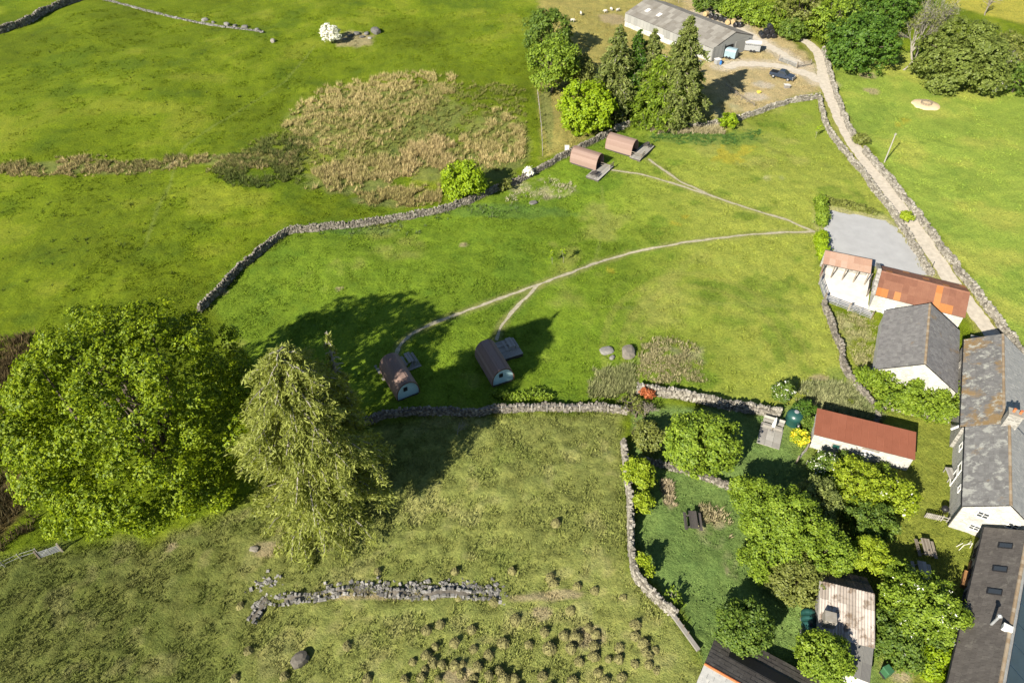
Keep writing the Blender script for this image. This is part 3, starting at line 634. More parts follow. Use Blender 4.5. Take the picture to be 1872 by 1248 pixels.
def hedge(name, label, pxs, h, w, mat, n=6000, leaf=.22, seed=1, cat_='hedge', clump=.3, extra=None, trunk=True, irr=.3, pts=None):
    rng = np.random.default_rng(seed); pts = pts or [P(a, b)[:2] for a, b in pxs]; S = []
    for a, b in zip(pts, pts[1:]):
        k = max(1, int(np.linalg.norm(b-a)/(w*.4))); S += [a+(b-a)*i/k for i in range(k)]
    S.append(pts[-1]); o = onground(*np.mean(S, 0)); T = thing(name, label, cat_, o); lobes = []; st = []
    for s in S:
        gz = float(hz(*s))-o[2]
        for _ in range(2):
            l = w*.5*rng.uniform(.6, 1.0); c = np.array([s[0]-o[0]+rng.normal()*w*irr*.6, s[1]-o[1]+rng.normal()*w*irr*.6, gz+max(l*.5, h*rng.uniform(.45, .9)-l*.4)]); lobes.append((c, np.array([l, l, l*.9])))
        st.append(tube([(s[0]-o[0], s[1]-o[1], gz-.1), (s[0]-o[0]+rng.normal()*.1, s[1]-o[1]+rng.normal()*.1, gz+h*.6)], [.05, .02], 4, False))
        lobes.append((np.array([s[0]-o[0], s[1]-o[1], gz+h*.3]), np.array([w*.45, w*.45, h*.35])))
    p, N = crown_pts(lobes, n, clump, rng, .2); p = p[p[:, 2] > -.3]; N = N[:len(p)]
    part('foliage', quads(p, N, leaf*rng.uniform(.6, 1.35, len(p)), 1.25, rng), mat, T)
    tag(part('stems', cat(*st), 'bark', T), kind='stuff')
    if extra:
        em, ne, es = extra; p, N = crown_pts(lobes, ne, clump*.5, rng, 0, 6); part('flowers', quads(p, N, es*rng.uniform(.6, 1.4, len(p)), 1, rng), em, T)
    return T

# ------------------------------------------------------------------ trees and shrubs
tree('oak_tree', 'huge round bright green oak at the end of the long meadow wall', 257, 766, 10.6, 201, 1.02, 'leaf_oak', 155000, .20, 150, .17, .25, seed=3, low=-.6)
def lprof(t): return float(np.interp(t, [0, .12, .35, .6, .8, .92, 1], [.8, .95, 1.0, .92, .72, .5, .22]))
conifer('larch_tree', 'feathery pale olive larch with bare grey twigs beside the huge oak', 600, 930, 'top', 640, 112, 'leaf_larch', 170, 620, .22, .55, lprof, 5, 'bark_pale', .10, None, 3, .0, 'bark_pale', 3.6)
conifer('larch_tree', 'slim pale larch top rising behind the feathery olive larch', 664, 880, 'top', 606, 48, 'leaf_larch', 60, 220, .22, .5, None, 8, 'bark_pale', .45, None, 2, .25, 'bark_pale', 2.4)
tree('round_tree', 'small round bright green tree by the meadow wall beside the brown rushes', 848, 330, 2.9, 36, .95, 'leaf_lime', 9000, .3, 22, .36, .4, seed=4, low=-.7)
tree('hawthorn_tree', 'white blossoming hawthorn alone in the upper pasture', 604, 63, 2.0, 17, 1.0, 'blossom', 3600, .26, 16, .36, .3, seed=6, extra=('blossom', 800, .25))
tree('broadleaf_tree', 'dark green rounded tree furthest from the lime-green tree along the yard fence', 1001, 62, 5.0, 41, 1.0, 'leaf_mid', 9000, .36, 26, .34, .5, seed=11, low=-.6)
tree('broadleaf_tree', 'tall grey-green tree standing between the dark rounded tree and the lime-green tree', 1011, 120, 5.5, 43, 1.1, 'leaf_garden', 11000, .36, 30, .34, .5, seed=12, low=-.6)
tree('small_tree', 'low grey-green tree tucked behind the lime-green tree', 1063, 130, 3.2, 26, 1.0, 'leaf_olive', 4500, .32, 16, .4, .45, seed=13, low=-.6)
tree('lime_green_tree', 'vivid lime-green tree beside the meadow wall above the camping pods', 1073, 196, 4.2, 52, 1.0, 'leaf_lime', 13000, .36, 30, .34, .5, seed=14, low=-.8)
def cprof(t): return float(np.interp(t, [0, .15, .4, .7, .9, 1], [.85, 1.0, .85, .55, .25, .05]))
conifer('larch_tree', 'olive feathery larch between the lime-green tree and the grey barn', 1118, 212, 'top', 46, 50, 'leaf_spruce', 80, 260, .38, .45, cprof, 21, 'bark_pale', .12)
conifer('spruce_tree', 'narrow dark spruce in the middle of the conifer clump', 1152, 208, 'top', 55, 36, 'leaf_dark', 64, 190, .40, .5, cprof, 22, 'twig_grey', .08)
conifer('spruce_tree', 'shaggy olive spruce just left of the tallest conifer, in front of the barn wall', 1178, 205, 'top', 52, 46, 'leaf_spruce', 70, 250, .38, .45, cprof, 23, 'twig_grey', .1)
conifer('spruce_tree', 'broad mid green spruce at the foot of the conifer clump by the yard wall', 1200, 222, 'top', 104, 54, 'leaf_garden', 70, 330, .40, .45, lprof, 24, 'twig_grey', .05)
conifer('spruce_tree', 'tallest olive spruce, its tip crossing the grey barn roof', 1232, 226, 'top', 28, 60, 'leaf_spruce', 100, 380, .38, .45, cprof, 25, 'twig_grey', .06)
tree('hawthorn_bush', 'white blossoming bush at the foot of the conifers near the wall', 1143, 196, 1.6, 17, .9, 'leaf_dark', 1800, .3, 12, .4, .3, cat_='bush', seed=26, extra=('blossom', 900, .22))
tree('hawthorn_bush', 'small white blossoming bush on the meadow wall above the dry patch', 966, 314, 1.1, 8, .9, 'blossom', 900, .22, 8, .4, .25, cat_='bush', seed=27)
tree('wall_bush', 'small dull green bush against the meadow wall next to the dry patch', 925, 338, .9, 12, .8, 'leaf_olive', 1200, .22, 8, .4, .25, cat_='bush', seed=28)
tree('round_bush', 'small fresh green bush on the wall between the conifers and the lane', 1331, 221, 1.4, 16, 1.0, 'leaf_lime', 2600, .25, 14, .38, .3, cat_='bush', seed=29, low=-.8)
wood = [('broad dark green sycamore at the wood edge beside the lane wall', 1578, 80, 5.2, 60, .85, 'leaf_dark', 15000, 31), ('dark green tree behind the broad sycamore in the wood', 1612, 22, 6.5, 42, 1., 'leaf_dark', 9000, 32),
        ('mid green tree in the wood behind the lane bend', 1524, 40, 5.0, 40, 1., 'leaf_garden', 9000, 33), ('olive tree at the back of the wood above the lane bend', 1468, 12, 6, 44, 1., 'leaf_olive', 8000, 34),
        ('round bush on the bank behind the black bale stack', 1450, 54, 2.2, 24, .9, 'leaf_mid', 4200, 35), ('bright bush on the bank between the bale stack and the wood', 1425, 30, 2.5, 30, .9, 'leaf_garden', 4600, 36),
        ('green bush on the bank next to the row of bales', 1385, 26, 2.2, 28, .9, 'leaf_garden', 4600, 37), ('green bush on the bank behind the barn end', 1345, 14, 2.2, 30, .9, 'leaf_garden', 4600, 38), ('dark bush on the bank behind the barn ridge', 1300, 2, 2.2, 30, .9, 'leaf_mid', 4600, 39),
        ('huge dome-shaped olive tree at the edge of the yellow-green field', 1758, 108, 5.6, 74, .95, 'leaf_dome', 27000, 40), ('green bush beside the white blossom at the field edge', 1862, 145, 2.8, 30, .9, 'leaf_mid', 4600, 41),
        ('mid green tree far behind the wood', 1560, -22, 7, 44, 1., 'leaf_mid', 7000, 42), ('dark tree far behind the grey leafless tree', 1668, -8, 6, 40, 1., 'leaf_dark', 7000, 43), ('green thicket behind the huge dome-shaped tree', 1838, 92, 3.5, 34, .8, 'leaf_olive', 5000, 44)]
for (lb, a, b, zc, r, asp, mt, n, sd_) in wood:
    tree('bush' if 'bush' in lb or 'thicket' in lb else 'broadleaf_tree', lb, a, b, zc, r, asp, mt, n, .38, 26, .34, .5, seed=sd_, low=-.75, cat_='bush' if 'bush' in lb or 'thicket' in lb else 'tree', group='bushes and trees of the wood')
tree('blossom_bush', 'white blossoming bush between the huge dome-shaped tree and the field edge', 1823, 158, 1.5, 11, 1.2, 'blossom', 1300, .24, 8, .4, .3, cat_='bush', seed=45)
bare('leafless_tree', 'grey leafless tree standing between the sycamore and the huge dome-shaped tree', 1652, 128, 15, .26, 3, 'bark_pale', 6, 'leaf_olive', 1500, .28, .30, group='bare trees', lean=(.1, .1))
bare('leafless_tree', 'second grey leafless tree beside the huge dome-shaped tree', 1672, 108, 16, .26, 4, 'bark_pale', 6, 'leaf_olive', 1500, .28, .32, lean=(.08, .1), group='bare trees')
bare('leafless_tree', 'thin pale leafless tree by the white blossom at the field edge', 1825, 150, 9, .22, 6, 'bark_pale', 4, lean=(.25, .3), group='bare trees')
bare('leafless_tree', 'leafless tree against the far yellow pasture', 1800, 28, 8, .35, 9, 'twig_grey', 4, group='bare trees')
bare('leafless_tree', 'thin pale leaning tree on the lane wall beside the wood', 1494, 66, 7, .16, 10, 'bark_pale', 3, lean=(.1, .1), group='bare trees')
# meadow and lane
hedge('clipped_hedge', 'tall clipped hedge between the meadow path and the grey car park', [(1498, 375), (1499, 395), (1500, 412)], 2.0, 1.5, 'leaf_garden', 8000, .24, 51)
hedge('clipped_hedge', 'tall yellow-green hedge next to the gap at the end of the meadow path', [(1499, 438), (1499, 455), (1500, 472)], 2.2, 1.6, 'leaf_lime', 7000, .24, 52)
hedge('vine_hedge', 'low leafy hedge along the far side of the grey car park', [(1512, 372), (1540, 378), (1570, 385), (1594, 391)], 1.1, 1.1, 'leaf_olive', 4000, .22, 53)
tree('wall_bush', 'yellow-green bush growing out of the lane wall beside the car park', 1656, 396, 1.2, 10, 1., 'leaf_yellow', 1500, .22, 10, .4, .25, cat_='bush', seed=54)
tree('wall_bush', 'dull bush in the gap of the lane wall opposite the meadow', 1574, 256, 1.0, 13, .7, 'leaf_olive', 1500, .24, 10, .4, .3, cat_='bush', seed=55)
for k, (a, b, lb) in enumerate([(1010, 482, 'thin young sapling in the meadow, left of two beside the curving path'), (1030, 480, 'thin young sapling with a pale stake in the meadow beside the curving path'), (1491, 252, 'thin young sapling in the meadow corner near the lane wall')]):
    bare('sapling', lb, a, b, 3.4, .22, 60+k, 'bark_pale', 3, 'leaf_lime', 90, .2, .03, cat_='sapling')
bare('dead_shrub', 'grey dead branch leaning over the wire fence by the larch', 836, 796, 3.2, .5, 64, 'bark_pale', 3, None, 0, .2, .05, (.1, .3), cat_='shrub')
# garden
tree('garden_tree', 'bright green spreading garden tree above the low earthy wall', 1283, 812, 3.0, 60, .95, 'leaf_garden', 17000, .26, 40, .28, .4, seed=71, low=-.5)
tree('garden_bush', 'olive bush under the dead shrub at the wall corner', 1188, 800, 1.4, 26, .8, 'leaf_olive', 4200, .22, 18, .36, .35, cat_='bush', seed=72)
bare('dead_shrub', 'grey leafless thorny shrub at the corner where the garden walls meet', 1163, 762, 3.4, .7, 73, 'bark', 5, 'leaf_olive', 350, .2, .13, cat_='shrub')
bare('dead_shrub', 'tangled leafless shrub just above the end of the pasture wall', 1172, 790, 2.8, .75, 74, 'bark', 5, 'leaf_olive', 250, .2, .11, cat_='shrub')
bare('dead_shrub', 'dark tangled thorn shrub beside the coppery red bush', 1152, 742, 3.2, .8, 174, 'bark', 5, 'leaf_olive', 200, .2, .12, cat_='shrub')
bare('dead_shrub', 'pale brittle thorn shrub between the coppery bush and the olive bush', 1178, 762, 3.0, .8, 175, 'twig_grey', 5, None, 0, .2, .12, cat_='shrub')
tree('red_bush', 'small coppery red bush on the tumbled garden wall', 1183, 719, .9, 10, .8, 'leaf_red', 900, .2, 8, .4, .25, cat_='bush', seed=75)
tree('wall_shrub', 'bright yellow-green shrub leaning over the top of the pasture wall', 1168, 866, 1.7, 25, 1., 'leaf_yellow', 5200, .2, 20, .32, .32, cat_='shrub', seed=76)
tree('wall_shrub', 'smaller yellow-green shrub below the bright one on the pasture wall', 1176, 918, 1.4, 15, 1., 'leaf_yellow', 2200, .2, 12, .36, .3, cat_='shrub', seed=77)
bare('trained_tree', 'slender bent fruit tree against the pasture wall near the picnic table', 1190, 1045, 3.2, .45, 78, 'bark', 4, 'leaf_yellow', 1100, .2, .05, (-.35, .2))
bare('trained_tree', 'small twisted fruit tree at the lower corner of the pasture wall', 1228, 1100, 2.4, .6, 79, 'bark_pale', 4, 'leaf_garden', 300, .18, .05)
gard = [('leafy tree where the low earthy wall meets the garden thicket', 1372, 905, 2.8, 34, 1., 'leaf_garden', 6500, 81, None), ('large leafy crab apple in the middle of the garden thicket', 1432, 955, 3.4, 66, .9, 'leaf_garden', 17000, 82, None),
        ('leafy bush on the side of the crab apple towards the corrugated shed', 1495, 1002, 3.0, 52, .9, 'leaf_garden', 12000, 83, None), ('yellow-tinged bush between the crab apple and the green oil tank', 1455, 1058, 2.0, 46, .8, 'leaf_olive', 9000, 84, None),
        ('lower leafy bush at the grassy side of the crab apple', 1398, 1020, 1.8, 40, .8, 'leaf_garden', 7000, 85, None), ('grey-green bush behind the crab apple', 1492, 912, 2.4, 38, .8, 'leaf_spruce', 6000, 86, None),
        ('vivid yellow-green shrub beside the rust-roofed stone shed', 1560, 884, 2.0, 44, .8, 'leaf_yellow', 8500, 87, None), ('yellow-green shrub with long sprays next to the lawn', 1632, 905, 1.8, 38, .8, 'leaf_yellow', 6000, 88, ('blossom', 160, .13)),
        ('white blossoming shrub at the corner of the rust-roofed stone shed', 1508, 852, 1.5, 26, .7, 'leaf_mid', 3600, 89, ('blossom', 700, .14)), ('soft green shrub between the yellow shrub and the picnic tables', 1592, 950, 1.6, 42, .7, 'leaf_mid', 6000, 90, None),
        ('glowing yellow-green conifer bush behind the corrugated shed', 1590, 1012, 2.2, 30, 1., 'leaf_yellow', 5600, 91, None), ('green bush between the corrugated shed and the blue-grey picnic table', 1640, 1045, 1.6, 24, .9, 'leaf_garden', 3000, 92, None),
        ('spiky green bush on the lawn above the blue-ridged roof', 1362, 1146, 2.0, 46, .7, 'leaf_mid', 7500, 93, None), ('dense round bush growing against the grey lean-to roof', 1504, 1203, 2.6, 42, 1., 'leaf_garden', 9500, 94, None),
        ('large bush with scattered white flowers against the long slate building', 1688, 1112, 2.4, 62, .7, 'leaf_garden', 13500, 95, ('blossom', 420, .11)), ('low spreading bush in front of the white-flowered bush', 1655, 1165, 1.4, 58, .5, 'leaf_mid', 9500, 96, ('blossom', 90, .11)),
        ('bright low bush by the gutter of the long slate building', 1706, 1205, 1.2, 36, .6, 'leaf_lime', 4800, 97, None), ('dark shrub behind the round green water tank', 1470, 748, 1.2, 18, .8, 'leaf_dark', 2400, 98, None),
        ('blossoming shrub over the tumbled wall near the round water tank', 1432, 716, 1.6, 18, .9, 'leaf_mid', 2600, 99, ('blossom', 380, .13)), ('yellow-flowered bush beside the stone shed and the round water tank', 1463, 800, .8, 14, .9, 'leaf_yellow', 900, 100, ('gorse', 900, .2)),
        ('small green bush between the round water tank and the rusty roof', 1483, 775, 1.0, 14, .9, 'leaf_mid', 1500, 101, None), ('dark low shrub in front of the stone shed door', 1555, 848, .8, 24, .7, 'leaf_mid', 2400, 102, None), ('fresh fern-like shrub at the shed corner by the lawn', 1612, 868, .8, 24, .7, 'leaf_garden', 2400, 103, None)]
for (lb, a, b, zc, r, asp, mt, n, sd_, ex) in gard:
    tree('garden_bush', lb, a, b, zc, r, asp, mt, int(n*1.35), .185, 36 if r > 30 else 18, .27, .30, cat_='bush', seed=sd_, extra=ex, low=-.6)
hedge('wall_greenery', 'low bright green creeper on the stone wall beside the second camping pod', [(905, 722), (940, 727), (975, 724), (1000, 728)], .8, 1.0, 'leaf_garden', 3600, .2, 111, 'shrub')

# ------------------------------------------------------------------ grass, rushes, scrub (uncountable)
def tufts(name, label, cat_, cx, cy, h, spread, w, col, blades=6, rng=RNG, lean=.6, kind='stuff'):
    n = len(cx); c = np.repeat(np.column_stack([cx, cy, hz(cx, cy)-.03]), blades, 0); hh = np.repeat(h, blades)*rng.uniform(.55, 1.15, n*blades); m = n*blades
    a = rng.uniform(0, 2*np.pi, m); d = np.column_stack([np.cos(a), np.sin(a), np.zeros(m)]); sp = np.repeat(spread, blades) if not np.isscalar(spread) else spread
    b = c+d*(rng.random(m)*sp*.5)[:, None]; s = np.column_stack([-np.sin(a), np.cos(a), np.zeros(m)])*(w*.5)
    t = b+d*(hh*lean*rng.uniform(.3, 1.2, m))[:, None]; t[:, 2] += hh
    V = np.stack([b-s, b+s, t], 1).reshape(-1, 3); Fc = np.arange(3*m).reshape(m, 3)
    k = np.repeat(np.repeat(col, blades, 0)*rng.uniform(.75, 1.25, (m, 1)), 3, 0)
    o = obj(name, mkmesh(name, V, Fc, 'tuft', False, np.clip(k, 0, .9))); return tag(o, label, cat_, kind=kind)
def scatter(n, x0, x1, y0, y1): return RNG.uniform(x0, x1, n), RNG.uniform(y0, y1, n)
clear = [Z['carpark'], Z['concrete']]
def keep_off(x, y):
    k = np.minimum(np.minimum(dpoly(x, y, LANEW), dpoly(x, y, FORKW)), dpoly(x, y, TRACKW)) > 1.5
    for q in PW: k &= dpoly(x, y, q) > .45
    for q in clear: k &= ~in_poly(x, y, q)
    return k
x, y = scatter(160000, -62, 62, 18, 95); v = np.abs(x) < 28+.80*y; x, y = x[v], y[v]; v = keep_off(x, y) & ~in_poly(x, y, Z['garden']); x, y = x[v], y[v]
d = fbm(x/1.6, y/1.6, 201, 3); inb = in_poly(x, y, Z['bottom']); v = (d > .44) | inb; v &= (RNG.random(len(x)) < np.where(inb, 1, .6)); x, y, inb = x[v], y[v], inb[v]
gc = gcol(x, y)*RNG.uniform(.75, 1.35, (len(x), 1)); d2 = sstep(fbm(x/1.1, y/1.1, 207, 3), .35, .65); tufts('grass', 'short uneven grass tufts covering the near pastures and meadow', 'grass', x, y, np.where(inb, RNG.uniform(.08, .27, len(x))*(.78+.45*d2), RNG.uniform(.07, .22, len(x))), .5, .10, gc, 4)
x, y = scatter(60000, -110, 110, 95, 190); v = np.abs(x) < 14+.8*y; x, y = x[v], y[v]; v = keep_off(x, y) & (fbm(x/2.5, y/2.5, 203, 3) > .5); x, y = x[v], y[v]
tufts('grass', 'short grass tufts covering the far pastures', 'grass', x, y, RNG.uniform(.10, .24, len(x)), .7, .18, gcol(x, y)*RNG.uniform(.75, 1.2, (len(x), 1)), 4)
x, y = scatter(9000, 12, 48, 18, 56); v = in_poly(x, y, Z['garden']); x, y = x[v], y[v]; tufts('lawn_grass', 'deep green lawn grass of the garden', 'grass', x, y, RNG.uniform(.06, .16, len(x)), .4, .1, gcol(x, y)*RNG.uniform(.8, 1.2, (len(x), 1)), 4)
q = np.concatenate(WALLS); k = RNG.integers(0, len(q)-1, 9000); a = RNG.uniform(0, 6.28, 9000); r_ = RNG.uniform(.35, .85, 9000); x = q[k, 0]+np.cos(a)*r_; y = q[k, 1]+np.sin(a)*r_; v = (dpoly(x, y, LANEW) > 1.15) & (fbm(x/2, y/2, 231, 2) > .42); x, y = x[v], y[v]; f = RNG.random((len(x), 1))
tufts('verge_grass', 'long uncut grass growing along the feet of the stone walls', 'grass', x, y, RNG.uniform(.18, .5, len(x)), .35, .07, gcol(x, y)*(.75+.5*f)*(1-.35*f)+np.array([.26, .23, .11])*.35*f, 6)
def rush(label, poly, n, thr, h, c1, c2, seed, name='rushes', blades=12, spread=.5, w=.10, nsc=2.2, lean=.7, soft=0):
    q = np.array(GP(poly)); x, y = scatter(n, q[:, 0].min(), q[:, 0].max(), q[:, 1].min(), q[:, 1].max())
    e = (fbm(x/3, y/3, seed+5, 3)-.5)*6+RNG.normal(size=len(x))*.7
    v = (sdf(x, y, [tuple(p) for p in q])+e > 0) & (fbm(x/nsc, y/nsc, seed, 3) > thr); x, y = x[v], y[v]; f = RNG.random(len(x))[:, None]*.7+(fbm(x/6, y/6, seed+9, 2)[:, None]*1.6-.5)*.5; f = np.clip(f, 0, 1)
    return tufts(name, label, 'rushes' if name == 'rushes' else 'scrub', x, y, RNG.uniform(.6, 1.3, len(x))*h, spread, w, np.array(c1)*(1-f)+np.array(c2)*f, blades, lean=lean)
tan = (.52, .42, .20); grn = (.13, .16, .03); olv = (.26, .24, .08)
rush('tawny rush patch in the upper part of the boggy pasture', [(535, 195), (620, 150), (740, 133), (835, 140), (830, 180), (760, 215), (690, 260), (620, 285), (550, 265), (520, 230)], 5600, .45, .75, olv, tan, 301, nsc=1.3)
rush('pale straw rush patch at the lower edge of the bog', [(555, 345), (600, 305), (650, 292), (722, 284), (728, 325), (660, 335), (600, 350)], 1900, .40, .85, olv, (.52, .41, .21), 302, nsc=1.3)
rush('dense straw-coloured rush block between the small round tree and the pale patch', [(730, 275), (800, 250), (832, 296), (800, 305), (745, 325)], 1500, .38, .95, (.3, .25, .10), (.52, .41, .21), 303, nsc=1.3)
rush('scattered rushes behind the small round tree', [(840, 255), (890, 235), (905, 200), (950, 225), (960, 285), (900, 312), (850, 290)], 2600, .48, .75, olv, tan, 304, nsc=1.3)
rush('thin olive rushes filling the wet ground of the bog', [(480, 260), (560, 200), (840, 150), (960, 160), (965, 300), (800, 320), (700, 300), (560, 300), (440, 320), (400, 300)], 8000, .48, .5, grn, olv, 305, nsc=1.2)
rush('rush fringe along the meadow wall in front of the bog', [(640, 352), (700, 340), (790, 340), (805, 368), (760, 378), (690, 374)], 1600, .42, .7, olv, (.36, .29, .13), 306)
rush('brown rush-filled ditch crossing the left pasture', [(-20, 302), (60, 296), (160, 293), (300, 291), (420, 285), (540, 278), (540, 300), (430, 306), (300, 310), (160, 318), (60, 320), (-20, 323)], 4200, .40, .55, (.13, .14, .04), (.42, .33, .16), 307, nsc=1.5)
rush('green rushes at the head of the ditch', [(390, 310), (480, 255), (560, 250), (560, 320), (480, 345), (420, 330)], 2400, .42, .6, (.06, .09, .02), (.16, .17, .05), 308)
rush('pale dead grass on the grassy knoll in the meadow', [(1160, 690), (1150, 640), (1200, 618), (1260, 640), (1290, 680), (1240, 700)], 1600, .40, .35, (.16, .16, .06), (.40, .35, .20), 309, blades=7)
rush('grey-green rushes in front of the tumbled wall end', [(1070, 700), (1080, 672), (1150, 675), (1160, 715), (1100, 728)], 800, .30, .7, (.15, .18, .06), (.30, .30, .14), 310)
rush('grey-green long grass behind the rust-roofed stone shed', [(1455, 730), (1480, 700), (1560, 700), (1600, 745), (1596, 775), (1540, 765), (1480, 750)], 1400, .28, .7, (.15, .18, .07), (.33, .33, .16), 311)
rush('pale reed strip below the conifers', [(1180, 232), (1230, 230), (1310, 232), (1325, 242), (1240, 246), (1185, 240)], 900, .1, .8, (.28, .25, .12), (.50, .44, .29), 312)
rush('dark nettle bed below the conifers', [(1180, 242), (1320, 244), (1390, 238), (1385, 258), (1280, 268), (1190, 258)], 1300, .46, .28, (.06, .13, .03), (.10, .18, .04), 313)
rush('buff dry grass heaps beside the dark picnic table', [(1212, 880), (1228, 890), (1232, 925), (1216, 925)], 200, .1, .4, (.3, .25, .15), (.5, .42, .30), 314)
rush('buff dry grass along the garden thicket', [(1285, 925), (1320, 930), (1350, 1010), (1345, 1040), (1310, 1010), (1285, 965)], 700, .47, .40, (.24, .22, .10), (.5, .42, .28), 315)
rush('brown bracken scrub at the left edge beside the oak', [(-60, 620), (50, 612), (80, 650), (40, 760), (30, 850), (60, 940), (60, 990), (-60, 1010)], 3600, .25, .7, (.045, .04, .018), (.16, .115, .055), 316, 'bracken', spread=.7)
rush('pale long grass beside the low wall at the slate shed', [(1530, 560), (1600, 590), (1598, 680), (1570, 680), (1545, 620)], 1100, .3, .4, (.17, .18, .06), (.36, .33, .17), 317, blades=7)
rush('weeds along the foot of the meadow wall', [(540, 425), (640, 418), (760, 400), (880, 375), (960, 350), (1000, 330), (1010, 345), (900, 392), (760, 416), (620, 432), (545, 438)], 2200, .48, .4, (.05, .10, .03), (.14, .17, .07), 318, blades=7)
rush('pale dry weeds in the dry patch below the meadow wall', [(920, 365), (950, 340), (1020, 322), (1052, 340), (1020, 362), (960, 372)], 900, .45, .3, (.25, .24, .12), (.5, .46, .33), 319, blades=6)
rush('dull coarse grass clumps in the far left pasture', [(0, 340), (300, 340), (420, 440), (300, 520), (0, 560)], 2600, .70, .34, (.03, .05, .01), (.09, .12, .02), 320, blades=9, nsc=.9)
rush('dull coarse grass clumps in the upper pasture', [(0, 60), (500, 80), (600, 130), (500, 250), (0, 290)], 1800, .72, .4, (.04, .065, .012), (.10, .13, .03), 321, blades=9, nsc=1.1)

# ------------------------------------------------------------------ anthill mounds
leafmat('mound_grass', (.10, .10, .03), (.17, .165, .06), (.24, .20, .09), trans=.0, sc=2.5)
plain('mound_turf', (.205, .19, .072), .95, var=.5, scale=3, bmp=.9)
def mound_mesh(seed):
    prof = [(1.35, -.15), (1.12, .06), (.92, .28), (.68, .50), (.40, .66), (.15, .72)]; v, f = lathe(prof, 14); r = np.random.default_rng(seed); v = v*(1+r.normal(size=v.shape)*.085); V = list(v); f = list(f)
    for _ in range(150):
        a = r.uniform(0, 6.28); q = r.random()**.6; rad = 1.1*q; b = np.array([rad*math.cos(a), rad*math.sin(a), .70*(1-q**1.9)]); h_ = r.uniform(.12, .34); s_ = np.array([-math.sin(a), math.cos(a), 0])*.09; n = len(V)
        t_ = b+np.array([math.cos(a), math.sin(a), 0])*h_*r.uniform(.4, 1.1)+np.array([0, 0, h_*.6]); V += [b-s_, b+s_, t_]; f.append((n, n+1, n+2))
    return mkmesh('mound', np.array(V), f, 'mound_turf', False)
MM = [mound_mesh(i) for i in range(6)]
mpos = '1160,375 925,630 1130,665 1150,700 1275,715 1370,740 1520,775 830,795 640,775 1240,840 945,890 470,950 540,915 710,945 1335,935 1100,960 1205,975 1270,985 1375,970 1585,920 1585,980 515,1035 620,1015 720,1045 880,1015 1015,1025 1125,1045 1240,1045 1365,1035 1500,1040 1630,1020 1690,1055 465,1085 800,1078 1365,1090 1440,1105 1495,1105 1660,1090 1640,1068 395,1118 550,1130 620,1138 740,1145 1285,1115 1580,1130 1655,1135 1700,1168 460,1158 500,1122 660,1132 855,1162 800,1190 880,1205 940,1205 1090,1198 1385,1172 1515,1200 1425,1215 1250,1222 530,1208 440,1200 350,1212 720,1203 650,1180 205,635 620,635 150,1205 1130,1250 960,1260 700,1250'
for k, s in enumerate(mpos.split()):
    a, b = map(float, s.split(',')); big = (a, b) in ((945, 890), (1125, 1045), (1500, 1040), (620, 1015), (1090, 1198), (740, 1145), (470, 950))
    q = P(620+a/2.925, 828+b/2.925); r = random.uniform(.32, .48)*(1.3 if big else 1); o = obj('anthill_mound', MM[k % 6], loc=q)
    o.scale = (r, r*random.uniform(.9, 1.1), r*random.uniform(1.25, 1.8)); o.rotation_euler = (0, 0, random.random()*6)
    X_, Y_ = 620+a/2.925, 828+b/2.925
    lb = ('large grassy anthill mound among smaller ones below the collapsed wall' if big else 'lone grassy anthill mound in the open middle of the rough pasture' if Y_ < 1000 else 'grassy anthill mound beside the tumbled stones of the collapsed wall' if Y_ < 1100 else
          'small anthill mound close to the long pale timber beam' if X_ > 1150 else 'small anthill mound in the dense cluster below the collapsed wall' if X_ < 950 else 'small anthill mound on the trodden ground between cluster and timber beam')
    tag(o, lb, 'mound', 'anthill mounds: '+lb)
for (a, b) in ((454, 1190), (440, 1108), (634, 1180), (520, 1236), (430, 1240)):
    o = obj('anthill_mound', MM[1], loc=P(a, b)); o.scale = (.38, .38, .55); tag(o, 'small scattered anthill mound around the large lone boulder', 'mound', 'anthill mounds around the boulder')

# ------------------------------------------------------------------ buildings
def slate_mesh(seed, mat):
    r = np.random.default_rng(seed); v, f = box(0, 0, 0, 1, 1, 1); v = v+r.uniform(-.03, .03, v.shape)*np.array([1, 1, 0]); return mkmesh('slate', v, f, mat)
PM = {}
def variants(kind, mat):
    if (kind, mat) not in PM:
        if kind == 'slate': PM[kind, mat] = [slate_mesh(i, mat) for i in range(6)]
        else:           # corrugated sheet, unit width (x) and unit length (y)
            n = 3 if mat == 'mossy_sheet' else 8; xs_ = np.linspace(-.5, .5, 2*n+1); zz_ = np.where(np.arange(2*n+1) % 2, .06 if n == 3 else .03, -.01); V = []
            for yy in (-.5, .5):
                for a, b in zip(xs_, zz_): V.append((a, yy, b))
            k = 2*n+1; PM[kind, mat] = [mkmesh('roof_sheet', V, [(i, i+1, k+i+1, k+i) for i in range(k-1)], mat)]
    return PM[kind, mat]
